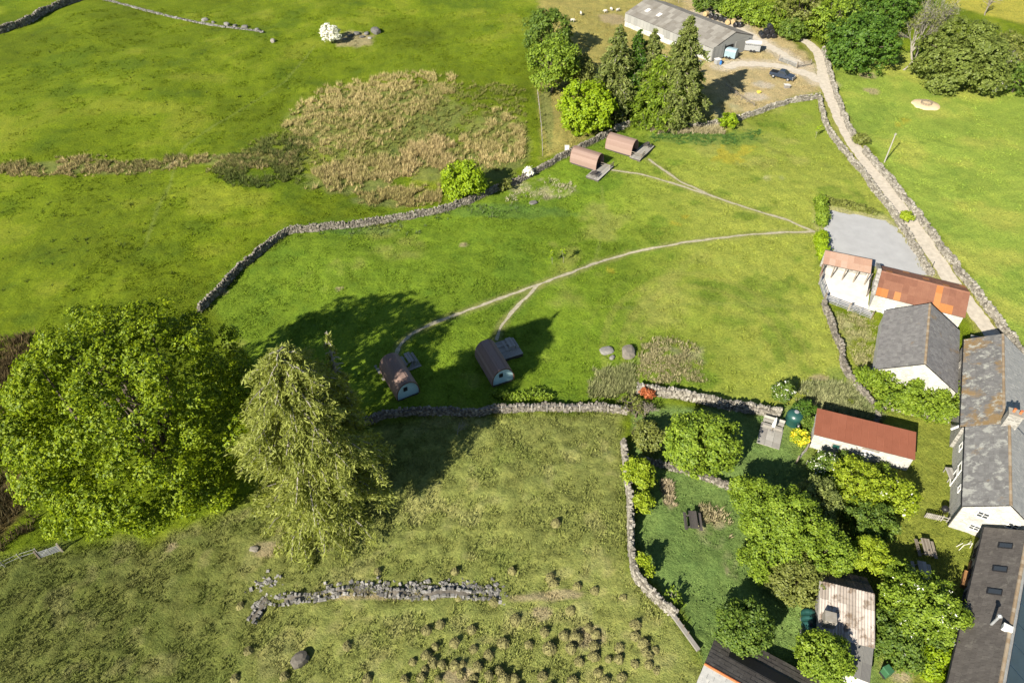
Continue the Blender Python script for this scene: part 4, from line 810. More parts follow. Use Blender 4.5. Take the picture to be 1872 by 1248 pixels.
def slope(T, p0, u, w, L, S, kind, mats, pw=.5, pl=.48, cap=300, pick=None):
    """cover a roof slope: p0 eave corner (local), u along the eave, w up the slope; L, S its lengths"""
    p0 = np.asarray(p0, float); u = np.asarray(u, float); w = np.asarray(w, float); n = np.cross(u, w)
    V = [p0-n*.10, p0+u*L-n*.10, p0+u*L+w*S-n*.10, p0+w*S-n*.10]; V += [v+n*.08 for v in V]
    deck = part('roof', (np.array(V), BF), 'dark' if kind == 'slate' else 'timber_dark', T)
    rows = max(1, int(round(S/pl))); pl = S/rows; cols = max(1, int(round(L/pw))); pw = L/cols; ms = []; me = []
    for r in range(rows):
        off = .5 if (kind == 'slate' and r % 2) else 0
        for c in range(cols+(1 if off else 0)):
            x0 = max(0, (c-off)*pw); x1 = min(L, (c+1-off)*pw); xc = (x0+x1)/2; wid = x1-x0
            lift = (.028+random.uniform(0, .015)) if kind == 'slate' else .03+.012*(c % 2)+.02*(r % 2)
            tilt = .035 if kind == 'slate' else .0
            ctr = p0+u*xc+w*(r+.5)*pl+n*lift
            tv = w*math.cos(tilt)-n*math.sin(tilt); nn = np.cross(u, tv); m = np.eye(4)
            m[:3, 0] = u*wid*(.97 if kind == 'slate' else 1.04); m[:3, 1] = tv*pl*(1.12 if kind == 'slate' else 1.06); m[:3, 2] = nn*(.022 if kind == 'slate' else 1); m[:3, 3] = ctr
            mt = pick(c, r, cols, rows) if pick else random.choice(mats); ms.append(m); me.append(random.choice(variants(kind, mt)))
    pieces(deck, 'slate' if kind == 'slate' else 'roof_sheet', ms, me, cap); return deck
def ridge(T, a, b, mat='ridge_tile', w=.3, seg=.45, cap=60):
    a = np.asarray(a, float); b = np.asarray(b, float); L = np.linalg.norm(b-a); n = max(1, int(L/seg)); d = (b-a)/L; key = ('ridge', mat)
    if key not in PM:
        v, f = extr([(-.5, -.35), (-.32, .1), (0, .3), (.32, .1), (.5, -.35), (0, -.05)], 'y', -.5, .5); PM[key] = [mkmesh('ridge_tile', v, f, mat)]
    side = np.cross(d, [0, 0, 1.]); side /= np.linalg.norm(side); up = np.cross(side, d); ms = []
    for i in range(n):
        m = np.eye(4); m[:3, 0] = side*w; m[:3, 1] = d*L/n*.985; m[:3, 2] = up*w*.6; m[:3, 3] = a+d*(i+.5)*L/n+up*(.02+random.uniform(0, .012)); ms.append(m)
    pieces(T, 'ridge_tile', ms, [PM[key][0]]*len(ms), cap)
def frame(A, B, ze, C=None):
    a = P(*A, ze); b = P(*B, ze); u = b[:2]-a[:2]; L = np.linalg.norm(u); rz = math.atan2(u[1], u[0]); v = np.array([-math.sin(rz), math.cos(rz)])
    w = float((P(*C, ze)[:2]-b[:2])@v) if C else 0
    return np.array([a[0], a[1], float(hz(a[0], a[1]))]), rz, L, w
def walls(T, L, w, ze, zr, mat, inset=.2, ridge_y=None, base=-.5):
    ry = w/2 if ridge_y is None else ridge_y; i = inset; ze2 = ze-.13; zr2 = zr-.14
    if ry >= w: prof = [(i, base), (w-i, base), (w-i, zr2-(zr-ze)*i/w), (i, ze2+(zr-ze)*i/w)]
    else: prof = [(i, base), (w-i, base), (w-i, ze2+(zr-ze)*i/(w-ry)), (ry, zr2), (i, ze2+(zr-ze)*i/ry)]
    part('walls', extr(prof, 'x', i*.6, L-i*.6), mat, T)
def window(T, c, n, w, h, mat='white_paint', bars=1, pane='glass', name='window', depth_=.09):
    """c: centre on the wall plane (local), n: outward unit normal in plan"""
    n = np.array([n[0], n[1], 0.]); s = np.array([-n[1], n[0], 0.]); rz = math.atan2(s[1], s[0]); c = np.asarray(c, float)+n*.03; vf = []
    for (ox, oz, a, b) in ((0, h/2, w+.1, .09), (0, -h/2, w+.18, .10), (-w/2, 0, .09, h), (w/2, 0, .09, h)):
        q = c+s*ox+np.array([0, 0, oz]); vf.append(box(q[0], q[1], q[2], a, depth_*(1.6 if oz < 0 else 1), b, rz))
    for k in range(bars): q = c+s*(w*((k+1)/(bars+1)-.5)); vf.append(box(q[0], q[1], q[2], .05, depth_*.8, h, rz))
    if bars: vf.append(box(c[0], c[1], c[2], w, depth_*.78, .05, rz))
    f = part(name, cat(*vf), mat, T); part('pane', box(c[0]-n[0]*.02, c[1]-n[1]*.02, c[2], w, .03, h, rz), pane, f); return f
def gable(name, label, A, B, C, ze, rise, wmat, kind, m1, m2=None, pw=.5, pl=.48, cat_='building', over=.2, pick1=None, pick2=None, w=None, rmat='ridge_tile', cap=300, L=None):
    o, rz, L0, w0 = frame(A, B, ze, C); L = L or L0; w = w or w0; T = thing(name, label, cat_, o, rz); zr = ze+rise; walls(T, L, w, ze, zr, wmat, over)
    S = math.hypot(w/2, rise); c_, s_ = (w/2)/S, rise/S
    slope(T, (0, 0, ze), (1, 0, 0), (0, c_, s_), L, S, kind, m1, pw, pl, cap, pick1)
    slope(T, (L, w, ze), (-1, 0, 0), (0, -c_, s_), L, S, kind, m2 or m1, pw, pl, cap, pick2)
    if rmat: ridge(T, (0, w/2, zr), (L, w/2, zr), rmat)
    return T, L, w, zr

# far grey barn
T, L, w, zr = gable('grey_barn', 'long grey corrugated farm barn behind the conifers', (1143, 24), (1303.6, 89.4), (1368, 57.7), 3.0, 2.1, 'metal_clad', 'sheet', ['cement_sheet'], None, 1.1, 1.7, 'barn', .12, rmat='cement_sheet', w=13.5)
for k in range(26):
    part('cladding', box(L*(k+.5)/26, .03, 2.05, L/26*.97, .06, 1.7+.05*(k % 2)), 'metal_clad', T)
part('plinth', box(L/2, .06, .55, L-.4, .16, 1.1), 'whitewash', T)
for (xq, sq) in ((4.2, 3.4), (8.0, 3.4)):
    S = math.hypot(w/2, 2.1); part('rooflight', box(xq, w/2*sq/S, 3.0+2.1*sq/S+.09, 1.0, 1.3, .05, rx=math.atan2(2.1, w/2)), 'white_paint', T)
part('door_opening', box(L+.0, 5.2, 1.3, .12, 3.0, 2.6), 'dark', T); d_ = part('sliding_door', box(L+.13, 9.6, 1.5, .1, 4.4, 3.0), 'metal_clad', T)
for k in range(9): part('cladding', box(L+.04, .3+k*.42, 1.75, .08, .40, 3.0), 'metal_clad', T)
part('painted_banner', box(11.5, -.02, .95, 3.4, .05, 1.1), 'cream_canvas', T)
# rusty barn, with its pink lean-to
def rp(c, r, n, m):
    f = c/n
    if (r == 0 and f < .12) or (.20 < f < .27 and r == 0) or (.64 < f < .71) or (.71 < f < .80 and r == 0) or (f > .94 and r < 2): return 'rust_bright'
    return 'rust_dark'
T, L, w, zr = gable('rusty_barn', 'barn with a patched rusty corrugated roof beside the concrete yard', (1598, 538.7), (1764, 581), (1762, 518.5), 2.7, 1.5, 'whitewash', 'sheet', ['rust_dark'], None, .8, 1.35, 'barn', .2, rp, lambda c, r, n, m: 'rust_bright' if (c*7+r*3) % 9 == 0 else 'rust_dark', rmat='rust_dark', w=7.1)
part('gable_coping', cat(beam((-.15, -.1, 2.75), (-.15, w/2, zr+.1), .5, .35), beam((-.15, w/2, zr+.1), (-.15, w+.1, 2.75), .5, .35)), 'rubble', T)
part('door', box(2.4, .12, 1.0, 1.2, .08, 1.9), 'white_paint', T); part('door', box(5.0, .12, .95, 1.0, .08, 1.8), 'pod_timber', T)
part('gutter', tube([(0, w+.06, 2.62), (L, w+.06, 2.62)], .07, 5), 'black_metal', T)
o, rz, L2, _ = frame((1505, 481), (1592, 499), 2.2); T = thing('lean_to', 'lean-to with pink corrugated roof sheets along the concrete yard', 'shed', o, rz); dpt = 2.6
slope(T, (0, 0, 2.1), (1, 0, 0), (0, math.cos(.2), math.sin(.2)), L2, dpt, 'sheet', ['pink_sheet'], .75, 1.3); part('back_wall', box(L2/2, dpt-.1, 1.1, L2, .3, 2.6), 'rubble', T)
for k in range(5): part('post', box(.15+k*(L2-.3)/4, .1, 1.0, .14, .14, 2.05), 'timber', T)
part('gutter', tube([(0, dpt+.1, 2.66), (L2, dpt+.1, 2.66)], .06, 5), 'black_metal', T)
# grey slate shed
o, rz, L, _ = frame((1616.5, 567.6), (1600, 674.6), 3.0)
T, L, w, zr = gable('slate_shed', 'grey slate-roofed outbuilding with a pale gable above the ivy bank', (1616.5, 567.6), (1600, 674.6), None, 2.6, 2.8, 'whitewash', 'slate', ['slate'], None, .5, .42, 'shed', .15, w=8.8)
rs_ = T.rotation_euler[2]; lp = lambda x_, y_: np.array([T.location[0]+x_*math.cos(rs_)-y_*math.sin(rs_), T.location[1]+x_*math.sin(rs_)+y_*math.cos(rs_)])
hedge('ivy_bank', 'sprawling bright green ivy bank below the grey slate shed gable', None, 3.1, 2.1, 'leaf_garden', 27000, .23, 110, 'bush', irr=.5, pts=[lp(L+.9, -.4), lp(L+1.0, 2), lp(L+1.1, 4.4), lp(L+1.0, 6.6), lp(L+.4, 8.8), lp(L-1.4, 9.8), lp(L+1.2, 9.4), lp(L+2.6, 7.2), lp(L+2.7, 4.4), lp(L+2.4, 1.8)])
# upper house (long roof with lichen) and lower house with chimney
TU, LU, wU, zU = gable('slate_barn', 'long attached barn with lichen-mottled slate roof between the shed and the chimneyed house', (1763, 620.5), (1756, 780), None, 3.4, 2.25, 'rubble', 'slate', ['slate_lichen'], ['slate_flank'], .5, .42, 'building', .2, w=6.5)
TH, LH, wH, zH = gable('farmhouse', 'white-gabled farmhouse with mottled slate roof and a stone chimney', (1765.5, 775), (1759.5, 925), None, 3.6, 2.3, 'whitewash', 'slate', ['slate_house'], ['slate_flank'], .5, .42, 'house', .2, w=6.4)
part('side_wall_face', box(LH/2, .17, 1.6, LH-.3, .06, 3.6), 'whitewash', TH)  # whitewash over rubble: brightness put into the colour where sun only grazes
ch = part('chimney', box(.35, wH/2, zH+.5, .9, 1.3, 1.9), 'rubble', TH); part('chimney_cap', box(.35, wH/2, zH+1.5, 1.05, 1.45, .14), 'stone', ch)
for s in (-.3, .3): part('chimney_pot', xform(lathe([(.13, 0), (.11, .4), (.15, .45), (.10, .46)], 8), (.35, wH/2+s, zH+1.55)), 'ridge_clay', ch)
for (yy, zz_, ww, hh_) in ((1.9, 3.3, 1.0, .8), (4.5, 3.2, .9, .8), (2.0, 1.2, .9, .7)): window(TH, (LH-.1, yy, zz_), (1, 0), ww, hh_, bars=1)
for (xx, zz_, ww, hh_) in ((2.2, 2.3, .8, .7), (5.3, 2.3, 1.2, .8), (8.2, 2.4, .6, .6), (5.4, .8, 1.0, 1.6)): window(TH, (xx, .13, zz_), (0, -1), ww, hh_, bars=0)
part('bargeboard', beam((-.05, -.1, 3.55), (-.05, -.9, 2.2), .14, .2), 'white_paint', TH); part('downpipe', tube([(LH-.15, .02, 3.4), (LH-.15, .02, .1)], .05, 6), 'black_metal', TH); part('gutter', tube([(0, -.06, 3.5), (LH, -.06, 3.5)], .07, 6), 'black_metal', TH)
part('gutter', tube([(0, -.06, 3.3), (LU, -.06, 3.3)], .07, 6), 'black_metal', TU); window(TU, (3.2, .15, 1.8), (0, -1), .9, .8, 'timber_grey')
o, rz, L, _ = frame((1768, 612), (1752, 600), 2.4); T = thing('porch_roof', 'small stone-slated link roof between the slate shed and the long barn', 'shed', onground(*P(1775, 612, 2)[:2]), TU.rotation_euler[2])
walls(T, 2.4, 3.6, 2.0, 2.5, 'rubble', .12, 3.6); slope(T, (0, 0, 2.0), (1, 0, 0), (0, math.cos(.14), math.sin(.14)), 2.4, 3.6, 'slate', ['slate_lichen'], .5, .5)
# long slate building with roof windows
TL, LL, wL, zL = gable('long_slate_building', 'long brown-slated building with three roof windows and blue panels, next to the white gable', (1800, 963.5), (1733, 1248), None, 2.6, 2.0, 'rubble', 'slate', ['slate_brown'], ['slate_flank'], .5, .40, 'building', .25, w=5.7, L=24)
S = math.hypot(wL/2, 2.0); pit = math.atan2(2.0, wL/2)
def on_left(px, py):           # a point on the roof slope facing the garden, in local coordinates
    z = 3.5
    for _ in range(12):
        q = P(px, py, z); d = q-np.array(TL.location); r = TL.rotation_euler[2]; lx = d[0]*math.cos(r)+d[1]*math.sin(r); ly = -d[0]*math.sin(r)+d[1]*math.cos(r); z = .5*z+.5*(2.6+2.0*np.clip(ly/(wL/2), 0, 1))
    return lx, ly, 2.6+2.0*ly/(wL/2)
for (a, b) in ((1837, 998), (1827, 1040.5), (1817, 1082)):
    x_, y_, z_ = on_left(a, b); f = part('roof_window', box(x_, y_, z_+.10, .62, 1.15, .12, rx=pit), 'black_metal', TL); part('pane', box(x_, y_, z_+.175, .46, .95, .03, rx=pit), 'glass', f); part('blind', box(x_, y_+.02, z_+.197, .10, .62, .012, rx=pit), 'white_paint', f)
x_, y_, z_ = on_left(1812, 1141); f = part('flue', tube([(x_, y_, z_-.1), (x_, y_, z_+1.5)], .11, 10), 'galv', TL); part('flue_cowl', xform(lathe([(.18, 0), (.2, .1), (.05, .25)], 10), (x_, y_, z_+1.5)), 'galv', f)
x_, y_, z_ = on_left(1839, 1150); part('roof_vent', box(x_, y_, z_+.22, .5, .7, .45), 'white_paint', TL)
for k in range(7): part('solar_panel', box(7.0+k*2.1, wL/2+1.55, 2.6+2.0*(wL/2-1.55)/(wL/2)+.14, 2.02, 2.7, .06, rx=-pit), 'panel_blue', TL)
part('gutter', tube([(0, -.08, 2.52), (LL, -.08, 2.52)], .07, 6), 'black_metal', TL)
for k, xx in enumerate((2.0, 4.6, 7.4)): window(TL, (xx, .17, 1.3), (0, -1), 1.0, 1.0, 'timber_dark')
# rust-roofed stone shed
o, rz, L, _ = frame((1488, 793.6), (1672.7, 840), 2.3); T = thing('stone_shed', 'long pale stone shed with a single red rusty roof in the garden', 'shed', o, rz); dp = 3.2; rs = .75
walls(T, L, dp, 2.3, 2.3+rs, 'whitewash', .15, dp); S = math.hypot(dp, rs); slope(T, (0, 0, 2.3), (1, 0, 0), (0, dp/S, rs/S), L, S, 'sheet', ['rust_red'], .8, 1.7)
d_ = part('door', box(5.7, .13, .95, 1.15, .08, 1.8), 'white_paint', T); part('door_plank', box(5.7, .075, .95, .06, .03, 1.7), 'timber_grey', d_); part('lintel', box(5.9, .12, 1.95, 1.7, .14, .16), 'stone', T)
window(T, (2.6, .13, 1.2), (0, -1), .8, .7, 'timber_grey', 0, 'tank_green')
# corrugated garden shed with lower lean-to
o, rz, L, _ = frame((1496, 1158), (1599, 1184), 2.3); T = thing('corrugated_shed', 'garden shed with bleached mossy corrugated roof and a stone chimney stump', 'shed', o, rz); dp = 4.4; rs = 1.1
part('walls', extr([(.12, -.3), (dp+2.2, -.3), (dp+2.2, 1.9), (dp, 2.3+rs-.15), (.12, 2.2)], 'x', .12, L-.12), 'rubble', T); S = math.hypot(dp, rs)
slope(T, (0, 0, 2.3), (1, 0, 0), (0, dp/S, rs/S), L, S, 'sheet', ['mossy_sheet'], .7, 1.5); S2 = math.hypot(2.4, 1.5)
slope(T, (L, dp+2.4, 2.3+rs-1.5), (-1, 0, 0), (0, -2.4/S2, 1.5/S2), L, S2, 'sheet', ['timber_dark'], .7, 1.5)
part('chimney', box(.7, 1.1, 2.9, .95, .95, 1.5), 'stone', T); part('verge_board', beam((-.04, -.05, 2.3), (-.04, dp, 2.3+rs), .08, .2), 'timber_grey', T)
o, rz, L, _ = frame((1538, 1226.5), (1582, 1243.6), 1.9); T = thing('lean_to_shed', 'small lean-to with grey streaked roof below the mossy corrugated shed', 'shed', o, rz); dp = 2.9
walls(T, L+.35, dp, 1.85, 2.25, 'white_paint', .1, dp); S = math.hypot(dp, .4); slope(T, (0, 0, 1.85), (1, 0, 0), (0, dp/S, .4/S), L+.35, S, 'sheet', ['grey_sheet'], .7, 1.6); part('fascia', box((L+.35)/2, -.03, 1.76, L+.4, .05, .16), 'white_paint', T)
# bottom building: clay ridge, far slope's shade put into darker slate, dark strip on it
a = P(1292, 1203, 2.7)[:2]; b = P(1400, 1270, 2.7)[:2]; u = (b-a)/np.linalg.norm(b-a); rz = math.atan2(u[1], u[0]); wB = 9.0; LB = 14.0
v = np.array([-u[1], u[0]]); o = a-v*wB/2; T = thing('ridged_slate_house', 'slate-roofed building with an orange clay ridge below the spiky bush', 'building', (o[0], o[1], 0), rz); walls(T, LB, wB, 1.1, 2.7, 'rubble', .2); S = math.hypot(wB/2, 1.6)
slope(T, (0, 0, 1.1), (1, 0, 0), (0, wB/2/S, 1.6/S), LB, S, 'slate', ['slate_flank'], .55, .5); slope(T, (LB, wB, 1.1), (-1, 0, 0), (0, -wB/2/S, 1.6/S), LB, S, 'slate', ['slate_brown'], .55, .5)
ridge(T, (0, wB/2, 2.7), (LB, wB/2, 2.7), 'ridge_clay', .3); f = part('dark_strip', box(LB/2+.6, wB*.77, 1.1+1.6*.46+.10, LB-1.8, 1.15, .06, rx=-math.atan2(1.6, wB/2)), 'dark', T)

# ------------------------------------------------------------------ camping pods
def arch(W_, Hh, n=9):
    r = []
    for i in range(n+1):
        t = i/n; a = t*math.pi/2; r.append((W_/2*(math.cos(a)**.82)*(1+.10*math.sin(a*2)*(1-t)), Hh*math.sin(a)**.92))
    return r+[(-p, q) for p, q in r[-2::-1]]
def pod(label, o2, ang, L, deckpx, railing, W_=2.75, Hh=2.35):
    z0 = .32; T = thing('camping_pod', label, 'pod', onground(*o2), ang, 'camping pods'); A = arch(W_, Hh); n = len(A); k = 5
    # shingled shell: overlapping courses, each a little proud of the next
    V = []; Fc = []
    for i in range(n-1):
        (p0, q0), (p1, q1) = A[i], A[i+1]
        m = np.array([p0+p1, q0+q1-Hh*.6]); m = m/np.linalg.norm(m)
        lo, hi = (.05, .02) if i < n//2 else (.02, .05); b = len(V)
        for xx in (-.12, L): V += [(xx, -p0-m[0]*lo*1, q0+z0+m[1]*lo), (xx, -p1-m[0]*hi, q1+z0+m[1]*hi), (xx, -p1+m[0]*.06, q1+z0-m[1]*.06), (xx, -p0+m[0]*.06, q0+z0-m[1]*.06)]
        Fc += [(b, b+4, b+5, b+1), (b+2, b+6, b+7, b+3), (b, b+1, b+2, b+3), (b+7, b+6, b+5, b+4), (b, b+3, b+7, b+4), (b+1, b+5, b+6, b+2)]
    part('shell', (np.array(V), Fc), 'pod_shingle', T)
    ins = [(p*.975, q*.975+z0) for p, q in A]
    bw = part('back_wall', extr([(p, q) for p, q in ins], 'x', .0, .10), 'pod_blue', T)
    part('window', box(-.02, .25, z0+1.35, .06, .5, .6), 'black_metal', bw); part('trim', cat(*[beam((-.14, a[0]*1.0, a[1]+z0), (-.14, b[0]*1.0, b[1]+z0), .05, .10) for a, b in zip(A, A[1:])]), 'pod_timber', T)
    fw = part('front_wall', extr([(p, q) for p, q in ins], 'x', L-.75, L-.65), 'pod_timber', T)
    part('door', box(L-.62, .15, z0+.95, .06, .85, 1.8), 'dark', fw); part('window', box(L-.62, -.65, z0+1.15, .06, .4, .6), 'glass', fw)
    part('floor', box(L/2, 0, .16, L-.1, W_-.2, .34), 'timber_dark', T)
    c, s = math.cos(ang), math.sin(ang); q = []
    for p in deckpx: d = P(*p, .25)[:2]-np.asarray(o2); q.append((d[0]*c+d[1]*s, -d[0]*s+d[1]*c))
    q = np.array(q); x0, x1, y0, y1 = q[:, 0].min(), q[:, 0].max(), q[:, 1].min(), q[:, 1].max(); dk = part('deck', cat(box((x0+x1)/2, (y0+y1)/2, -.05, x1-x0-.1, y1-y0-.1, .5)), 'timber_dark', T); nb = max(4, int((x1-x0)/.3))
    key = ('plank', round(y1-y0, 2)); me = mkmesh('plank', *box(0, 0, 0, 1, 1, 1), 'timber_grey')
    for i in range(nb):
        o = obj('plank', me, dk); o.scale = ((x1-x0)/nb*.93, y1-y0, .05); o.location = (x0+(i+.5)*(x1-x0)/nb, (y0+y1)/2, .228)
    if railing:
        r = []
        for yy in railing: r += [beam((x1-.05, yy, .25), (x1-.05, yy, 1.15), .09)]
        r += [beam((x1-.05, railing[0], 1.1), (x1-.05, railing[-1], 1.1), .08), beam((x1-.05, railing[0], .7), (x1-.05, railing[-1], .7), .06), beam((x1-.05, railing[0], 1.1), (L-.1, railing[0], 1.1), .08), beam((x1-.05, railing[0], .7), (L-.1, railing[0], .7), .06)]
        part('railing', cat(*r), 'timber', T)
    return T, (x0, x1, y0, y1)
def picnic(label, loc, ang, mat='timber', L=1.75, group='picnic tables', z=0, sc=1.0):
    T = thing('picnic_table', label, 'picnic table', (loc[0], loc[1], loc[2]+z), ang, group); me = mkmesh('plank', *box(0, 0, 0, 1, 1, 1), mat)
    def plank(nm, x_, y_, z_, sx, sy, sz): o = obj(nm, me, T); o.location = (x_, y_, z_); o.scale = (sx, sy, sz)
    for i in range(5): plank('table_plank', 0, (i-2)*.15, .74, L, .138, .04)
    for s in (-1, 1):
        for i in range(2): plank('seat_plank', 0, s*(.62+i*.15), .45, L, .14, .04)
    for s in (-1, 1):
        xx = s*L*.33; part('leg_frame', cat(beam((xx, -.62, 0), (xx, -.25, .72), .09, .05), beam((xx, .62, 0), (xx, .25, .72), .09, .05), beam((xx, -.75, .41), (xx, .75, .41), .05, .09), beam((xx, -.35, .69), (xx, .35, .69), .05, .06)), mat, T)
    T.scale = (sc,)*3; return T
g1 = P(727.5, 732, .3)[:2]; g2 = P(766, 716.5, .3)[:2]; u = (g2-g1)/np.linalg.norm(g2-g1); angA = math.atan2(u[0], -u[1])
TA, dA = pod('brown shingled camping pod with pale blue end wall beside the feathery larch', (g1+g2)/2, angA, 5.4, [(730, 650), (753, 640.4), (770, 665), (746, 675.5), (683, 665)], None)
g1 = P(899, 704.5, .3)[:2]; g2 = P(939.5, 694, .3)[:2]; u = (g2-g1)/np.linalg.norm(g2-g1); angB = math.atan2(u[0], -u[1])
TB, dB = pod('shingled camping pod with pale blue end at the end of the short forked path', (g1+g2)/2, angB, 5.5, [(911, 625), (938.6, 620), (951.5, 650), (929, 653), (868, 634)], None)
def farpod(label, pa, pb, deck, rail):
    a = P(*pa, .3)[:2]; b = P(*pb, .3)[:2]; u = (b-a)/np.linalg.norm(b-a); ang = math.atan2(u[1], u[0]); return pod(label, a+np.array([-u[1], u[0]])*1.35, ang, 5.0, deck, rail)
TC, dC = farpod('brown camping pod by the meadow wall, its deck table towards the dry patch', (1043, 297), (1090, 311.5), [(1073, 321), (1118, 303), (1094, 331)], (.2, .9, 1.5))
TD, dD = farpod('brown camping pod nearest the nettle bed, deck table on the lane side', (1107.6, 271), (1154.5, 286.5), [(1154, 289), (1170.6, 293.7), (1191, 272), (1177, 263)], (-1.3, -.5, .1))
def local(T, x_, y_, z_=0): r = T.rotation_euler[2]; l = T.location; return (l[0]+x_*math.cos(r)-y_*math.sin(r), l[1]+x_*math.sin(r)+y_*math.cos(r), l[2]+z_)
picnic('picnic table on the deck of the camping pod beside the feathery larch', local(TA, (dA[0]+dA[1])/2, dA[2]+1.0, .25), angA, 'timber_grey')
picnic('picnic table on the pod deck at the end of the short forked path', local(TB, (dB[0]+dB[1])/2+.2, dB[2]+1.0, .25), angB, 'timber_grey')
picnic('picnic table on the pod deck towards the dry patch', local(TC, (dC[0]+dC[1])/2, dC[2]+.95, .25), TC.rotation_euler[2]+math.pi/2, 'timber_dark', 1.5, sc=.85)
picnic('picnic table on the pod deck towards the lane', local(TD, (dD[0]+dD[1])/2, dD[3]-.95, .25), TD.rotation_euler[2]+math.pi/2, 'timber_dark', 1.5, sc=.85)
q = P(1265, 957); picnic('dark weathered picnic table on the garden grass between wall and thicket', q, 1.5, 'timber_dark', 1.9, sc=1.05)
q = P(1689, 1007); picnic('brown picnic table on the sunny lawn near the white gable', q, -1.75, 'timber', 1.8, sc=1.05)
q = P(1682, 1049); picnic('blue-grey picnic table in the shade below the brown one', q, -1.80, 'timber_grey', 1.8, sc=1.05)
for k, (a, b) in enumerate([(1036, 278)]):
    q = P(a, b); part_ = obj('water_box', mkmesh('water_box', *cat(box(0, 0, .55, .7, .6, 1.1), box(0, 0, 1.13, .8, .7, .08)), 'white_paint'), loc=q); tag(part_, 'white utility box against the meadow wall behind the camping pod', 'box')

# patio with seat and closed parasol
a = P(1408, 796); ang = -.42; T = thing('patio', 'pale slab patio beside the bright green garden tree', 'patio', a, ang); sm = mkmesh('paving_slab', *box(0, 0, 0, 1, 1, 1), 'timber_grey')
for i in range(3):
    for j in range(4): o = obj('paving_slab', sm, T); o.location = ((i-1)*.82, (j-1.5)*.82, .02); o.scale = (.8, .8, .10)
part('step', box(0, 1.2, .22, 2.2, .35, .35), 'timber_grey', T); part('bench', cat(box(0, 1.75, .45, 2.3, .45, .06), box(-1, 1.75, .2, .08, .4, .42), box(1, 1.75, .2, .08, .4, .42), box(0, 1.98, .75, 2.3, .06, .4)), 'timber_grey', T)
q = P(1410, 789); T = thing('closed_parasol', 'closed white parasol standing on the slab patio', 'parasol', q, 0); part('pole', tube([(0, 0, 0), (0, 0, 2.5)], .03, 6), 'timber', T)
part('canopy', lathe([(.20, .95), (.22, 1.2), (.17, 1.7), (.10, 2.2), (.03, 2.48)], 10), 'cream_canvas', T); part('base', lathe([(.25, 0), (.25, .09), (.05, .14)], 12), 'stone_grey', T)
T = thing('water_tank', 'round dark green water tank beside the rust-roofed stone shed', 'tank', P(1449, 771)); part('tank_body', lathe([(.92, -.1), (.95, .1), (.92, .45), (.95, .5), (.92, .9), (.95, .95), (.92, 1.3), (.62, 1.6), (.25, 1.72)], 24), 'tank_green', T, True)
part('lid', lathe([(.25, 1.70), (.25, 1.80), (.05, 1.83)], 14), 'galv', T); part('outlet', box(.3, -.93, .3, .25, .15, .25), 'white_paint', T)
T = thing('oil_tank', 'ribbed dark green oil tank beside the corrugated shed', 'tank', P(1473, 1146), 1.30)
pts = []
for i in range(17): pts.append((-1.15+i*2.3/16, .62+(.05 if i % 4 in (1, 2) else 0)-(.18 if i in (0, 16) else 0)))
V = []; Fc = []; nn = 14
for (xx, r) in pts:
    for j in range(nn): t = 2*math.pi*j/nn; V.append((xx, r*math.cos(t), .95+.98*r*math.sin(t)))
for i in range(16):
    for j in range(nn): Fc.append((i*nn+j, i*nn+(j+1) % nn, (i+1)*nn+(j+1) % nn, (i+1)*nn+j))
Fc += [tuple(range(nn))[::-1], tuple(16*nn+j for j in range(nn))]; part('tank_body', (np.array(V), Fc), 'tank_green', T, False); part('filler_cap', xform(lathe([(.14, 0), (.14, .12), (.04, .14)], 10), (-.5, 0, 1.55)), 'black_metal', T)
for s in (-.6, .6): part('cradle', box(s, 0, .18, .2, 1.0, .42), 'stone_grey', T)
T = thing('garden_table', 'pale grey slatted garden table on the lawn against the farmhouse wall', 'table', P(1733, 872), 1.45)
for i in range(5): part('slat', box(0, (i-2)*.15, .72, 1.5, .13, .04), 'timber_grey', T)
for (i, j) in ((-1, -1), (1, -1), (1, 1), (-1, 1)): part('leg', box(i*.65, j*.28, .35, .07, .07, .7), 'timber_grey', T)
T = thing('garden_fence', 'short slatted timber fence between lawn and white gable', 'fence', P(1690, 945), -.28)
for i in range(9): part('slat', box(i*.16, 0, .4, .11, .04, .8), 'timber_grey', T)
for i in range(3): part('post', box(1.5+i*.55, 0, .45, .09, .09, .9), 'timber_grey', T)
part('rail', box(1.3, .04, .62, 2.7, .04, .08), 'timber_grey', T); part('rail', box(1.3, .04, .22, 2.7, .04, .08), 'timber_grey', T)
T = thing('barbecue', 'round black covered barbecue behind the slatted fence', 'barbecue', P(1722, 938)); part('bowl', lathe([(.05, .5), (.33, .62), (.38, .8), (.33, 1.0), (.15, 1.12)], 14), 'black_metal', T, True)
for t in range(3): part('leg', tube([(.25*math.cos(t*2.1), .25*math.sin(t*2.1), .65), (.38*math.cos(t*2.1), .38*math.sin(t*2.1), 0)], .025, 5), 'black_metal', T)
T = thing('white_drum', 'white rounded drum on the lawn by the bleached wall', 'drum', P(1720, 769)); part('drum_body', lathe([(.34, 0), (.36, .5), (.30, .72), (.1, .8)], 14), 'white_paint', T, True); part('lid', lathe([(.12, .78), (.12, .86), (.03, .88)], 8), 'galv', T)
T = thing('planter', 'long wooden planter box in the shade of the long building', 'planter', P(1763, 1063), 1.0); part('box', cat(box(0, 0, .3, 1.6, .6, .6)), 'timber_orange', T); part('rim', cat(box(0, .3, .62, 1.7, .08, .06), box(0, -.3, .62, 1.7, .08, .06), box(.82, 0, .62, .08, .6, .06), box(-.82, 0, .62, .08, .6, .06)), 'timber_orange', T)
T = thing('planter', 'small wooden planter box above the long one by the long building', 'planter', P(1774, 1037), 1.0); part('box', box(0, 0, .25, .9, .45, .5), 'timber_orange', T); part('rim', cat(box(0, .22, .52, 1.0, .07, .05), box(0, -.22, .52, 1.0, .07, .05)), 'timber_orange', T)
